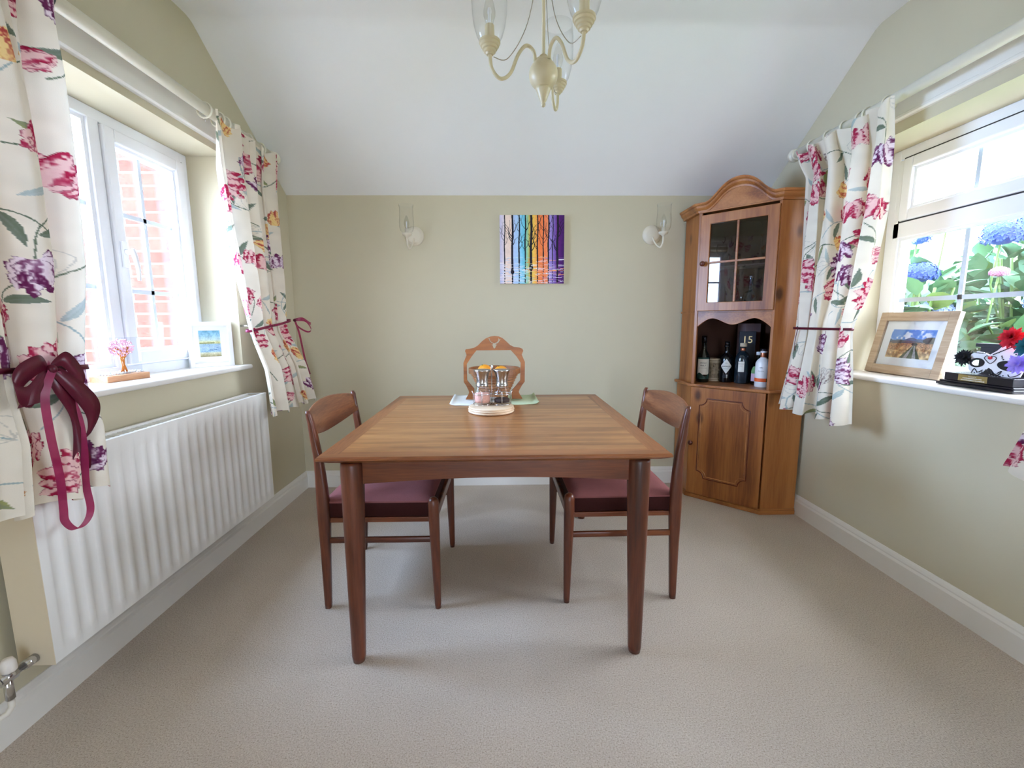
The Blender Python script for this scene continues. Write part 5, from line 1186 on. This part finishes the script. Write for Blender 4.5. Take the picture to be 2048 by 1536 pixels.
# bead tree in acrylic on a wooden base
tb = thing('tree_ornament', (-1.49, 1.78, .922), 'clear acrylic block with copper wire tree and pink blossom on a wood base', 'ornament')
bang = math.atan2(.148, .018)-PI/2
def q3(a, b, z): ca, sa = math.cos(bang), math.sin(bang); return (-1.49+a*ca-b*sa, 1.785+a*sa+b*ca, .922+z)
def qbox(m, a0, a1, b0, b1, z0, z1):
    v = [q3(a, b, z) for a in (a0, a1) for b in (b0, b1) for z in (z0, z1)]; return m.add(v, [(0, 1, 3, 2), (4, 6, 7, 5), (0, 4, 5, 1), (2, 3, 7, 6), (0, 2, 6, 4), (1, 5, 7, 3)])
qbox(MB(), -.038, .038, -.092, .085, .0, .024).build('base', MT['beech'], tb, bevel=.002)
poly = []
for cb_, cz_, a0 in ((.083, .028, -PI/2), (.083, .160, 0), (-.083, .160, PI/2), (-.083, .028, PI)):
    for i in range(5): a = a0+i/4*PI/2; poly.append((cb_*.94+.008*math.cos(a), cz_+.006*math.sin(a)))
MB().prism(poly, lambda b, z, a: q3(a, b, z), -.006, .006).build('acrylic_plate', MT['acry'], tb)
m = MB(); rn = random.Random(2)
for k in range(9): m.tube([q3(.0095+rn.uniform(-.001, .002), rn.uniform(-.02, .02), .026), q3(.010, rn.uniform(-.006, .006)+.004, .055), q3(.011, rn.uniform(-.008, .008), .085), q3(.011, rn.uniform(-.04, .04), .11), q3(.010, rn.uniform(-.055, .055), .13)], .0018, 5)
m.build('wire_trunk', MT['copperwire'], tb); m = MB()
for k in range(260):
    a, r = rn.uniform(0, 2*PI), math.sqrt(rn.random()); m.ball(q3(.010+rn.uniform(-.003, .004), .054*r*math.cos(a), .122+.034*r*math.sin(a)+.004), rn.uniform(.002, .004), 6)
q = m.build('blossom', MT['blossom'], tb); q['kind'] = 'stuff'; m = MB()
for k in range(160): m.ball(q3(rn.uniform(-.022, .018), rn.uniform(-.08, .08), .026+rn.uniform(0, .006)), rn.uniform(.0025, .005), 6)
q = m.build('stone_chips', MT['pebble'], tb); q['kind'] = 'stuff'
# plinth with brass plaque
pz = .882
pn = thing('trophy_plinth', (1.83, 1.65, pz), 'black stepped wooden plinth with small brass plaque on the hydrangea sill', 'plinth')
MB().box(1.776, 1.90, 1.500, 1.782, pz, pz+.012).box(1.782, 1.90, 1.506, 1.774, pz+.012, pz+.020).build('foot_board', MT['black'], pn, bevel=.003)
MB().box(1.790, 1.89, 1.515, 1.762, pz+.020, pz+.050).build('body', MT['black'], pn, bevel=.002)
MB().box(1.7885, 1.790, 1.600, 1.706, pz+.023, pz+.047).build('plaque', MT['brass'], pn, bevel=.0005)
R3 = Matrix(((0, 0, -1, 1.7884), (-1, 0, 0, 1.653), (0, 1, 0, pz+.0415), (0, 0, 0, 1))); text('Presented to', .0055, MT['label'], pn, R3, 'engraving')
for zz, w_ in ((.0345, .07), (.0275, .082)):
    m = MB(); yy = 1.653+w_/2; rn = random.Random(int(zz*1e4))
    while yy > 1.653-w_/2:
        l_ = rn.uniform(.002, .005); m.box(1.7880, 1.7884, yy-l_, yy, pz+zz-.0012, pz+zz+.0012+rn.uniform(0, .0008)); yy -= l_+.0012
    m.build('engraving', MT['label'], pn)
# sugar skull half-mask with silk flowers, on the plinth
mk = thing('sugar_skull_mask', (1.83, 1.62, pz+.05), 'white sugar-skull mask with black eyes and silk flowers on the black plinth', 'mask')
mz = pz+.050
def mp3(u, v, d=0.0):  # u along -y, v up, curved towards the room
    return (1.812+.55*u*u-.0-d+.10*v*0, 1.610-u, mz+v)
outl = [(-.088, .020), (-.075, .006), (-.05, .002), (-.030, .012), (-.012, .030), (.0, .024), (.010, .012), (.035, .002), (.065, -.0), (.09, .006), (.098, .03), (.100, .06), (.092, .09), (.075, .110), (.05, .125), (.03, .118), (.01, .095), (-.014, .078), (-.035, .086), (-.06, .088), (-.082, .076), (-.092, .05)]
def ell(cu, cv_, ru, rv, tilt, n=20): return [(cu+ru*math.cos(2*PI*k/n)*math.cos(tilt)-rv*math.sin(2*PI*k/n)*math.sin(tilt), cv_+ru*math.cos(2*PI*k/n)*math.sin(tilt)+rv*math.sin(2*PI*k/n)*math.cos(tilt)) for k in range(n)]
eyes = [ell(-.056, .045, .020, .011, .1), ell(.050, .042, .024, .011, -.1)]
def tri_sheet(loops, d, name, m_, parent, sub=.006, thick=.002):
    bmh = bmesh.new(); es = []
    for lp in loops:
        vs = [bmh.verts.new((u, v, 0)) for u, v in lp]; es += [bmh.edges.new((vs[i], vs[(i+1) % len(vs)])) for i in range(len(vs))]
    bmesh.ops.triangle_fill(bmh, use_beauty=True, edges=es)
    bmesh.ops.subdivide_edges(bmh, edges=[e_ for e_ in bmh.edges if e_.calc_length() > .02], cuts=2, use_grid_fill=False); bmesh.ops.triangulate(bmh, faces=bmh.faces)
    off = parent_loc(parent)
    for v in bmh.verts: v.co = Vector(mp3(v.co.x, v.co.y, d))-off
    me = bpy.data.meshes.new(name); bmh.to_mesh(me); bmh.free(); me.materials.append(m_); o = bpy.data.objects.new(name, me); COL.objects.link(o); o.parent = parent
    md = o.modifiers.new('solid', 'SOLIDIFY'); md.thickness = thick; return o
tri_sheet([outl]+eyes, 0, 'face_shell', MT['maskw'], mk)
tri_sheet([ell(-.056, .045, .029, .018, .1), eyes[0]], .0016, 'eye_ring', MT['maskk'], mk, thick=.001); tri_sheet([ell(.052, .042, .036, .018, -.1)], .0016, 'eye_ring', MT['maskk'], mk, thick=.001)
def mline(pts, r, name, m_, d=.002):
    C_ = catmull([(p[0], p[1], 0) for p in pts], 5); return MB().tube([mp3(p.x, p.y, d) for p in C_], r, 6).build(name, m_, mk)
mline([(-.030, .066), (-.022, .074), (-.012, .070), (0, .074), (.012, .066), (-.006, .046), (-.026, .060), (-.030, .066)], .0012, 'heart_outline', MT['maskk'])
MB().ball(mp3(-.008, .067, .004), .0065, 14).build('gem', MT['redgem'], mk)
tri_sheet([[(-.026, .012), (-.018, .024), (-.010, .016), (-.004, .024), (.004, .010), (-.010, .006)]], .002, 'nose_mark', MT['maskk'], mk, thick=.001)
m = MB()
for k in range(15): t = k/14; m.ball(mp3(.0+.062*t, .080+.034*t, .001), .0022, 8)
for k in range(12): t = k/11; m.ball(mp3(-.078+.06*t, .080-.004*math.sin(PI*t)+.006, .001), .002, 8)
for k in range(12): t = k/11; m.ball(mp3(-.06+.10*t, .006+.006*math.sin(PI*t*2), .001), .0022, 8)
for u, v in ((.03, .07), (.034, .064), (.028, .076), (.07, .075), (.074, .068), (.07, .085), (.076, .06)): m.ball(mp3(u, v, .001), .0024, 8)
q = m.build('beads', MT['maskk'], mk); q['kind'] = 'stuff'
mline([(-.072, .004), (-.062, .022), (-.048, .010), (-.03, .020)], .0014, 'scroll', MT['maskk']); mline([(.02, .012), (.034, .022), (.026, .008), (.012, .006)], .0014, 'scroll', MT['maskk']); mline([(.055, .012), (.062, .004), (.08, .010), (.092, .020)], .0014, 'scroll', MT['maskk']); mline([(.085, .10), (.078, .085), (.080, .07), (.088, .066)], .002, 'scroll', MT['maskk'])
def silk(c, R_, n, m_, name, parent, layers=3, wd=.35, seed=1, fwd=Vector((-.9, -.2, .3))):
    rn = random.Random(seed); m = MB(); c = Vector(c); fwd = fwd.normalized(); a = fwd.orthogonal().normalized(); b = fwd.cross(a)
    for L_ in range(layers):
        for k in range(n):
            t = 2*PI*(k+.5*L_)/n+rn.uniform(-.15, .15); out = (a*math.cos(t)+b*math.sin(t)); d = (out*(1-.28*L_)+fwd*(.15+.4*L_)).normalized(); ln_ = R_*rn.uniform(.85, 1.08)*(1-.12*L_)
            leaf_at(m, c+fwd*.004*L_, d, fwd, ln_, ln_*wd*1.5)
    m.ball(tuple(c+fwd*.006), R_*.16, 10); return m.build(name, MT[m_], parent)
silk(mp3(.065, .142, .012), .044, 15, 'red', 'red_flower', mk, 4, .30, 1); silk(mp3(.098, .052, .016), .040, 11, 'lilac', 'lilac_flower', mk, 3, .36, 2); silk(mp3(.104, .112, .010), .036, 11, 'teal', 'teal_flower', mk, 3, .34, 3); silk(mp3(-.102, .060, .006), .036, 15, 'blackp', 'black_flower', mk, 3, .26, 4)
# black card models behind
bc = thing('black_block', (1.90, 1.66, pz), 'black stepped block standing behind the skull mask', 'ornament')
MB().box(1.895, 1.925, 1.665, 1.735, pz, pz+.150).box(1.895, 1.925, 1.655, 1.755, pz+.150, pz+.165).build('short_block', MT['blackm'], bc, bevel=.001)
MB().box(1.895, 1.927, 1.56, 1.664, pz, pz+.190).build('tall_block', MT['black'], bc, bevel=.001)
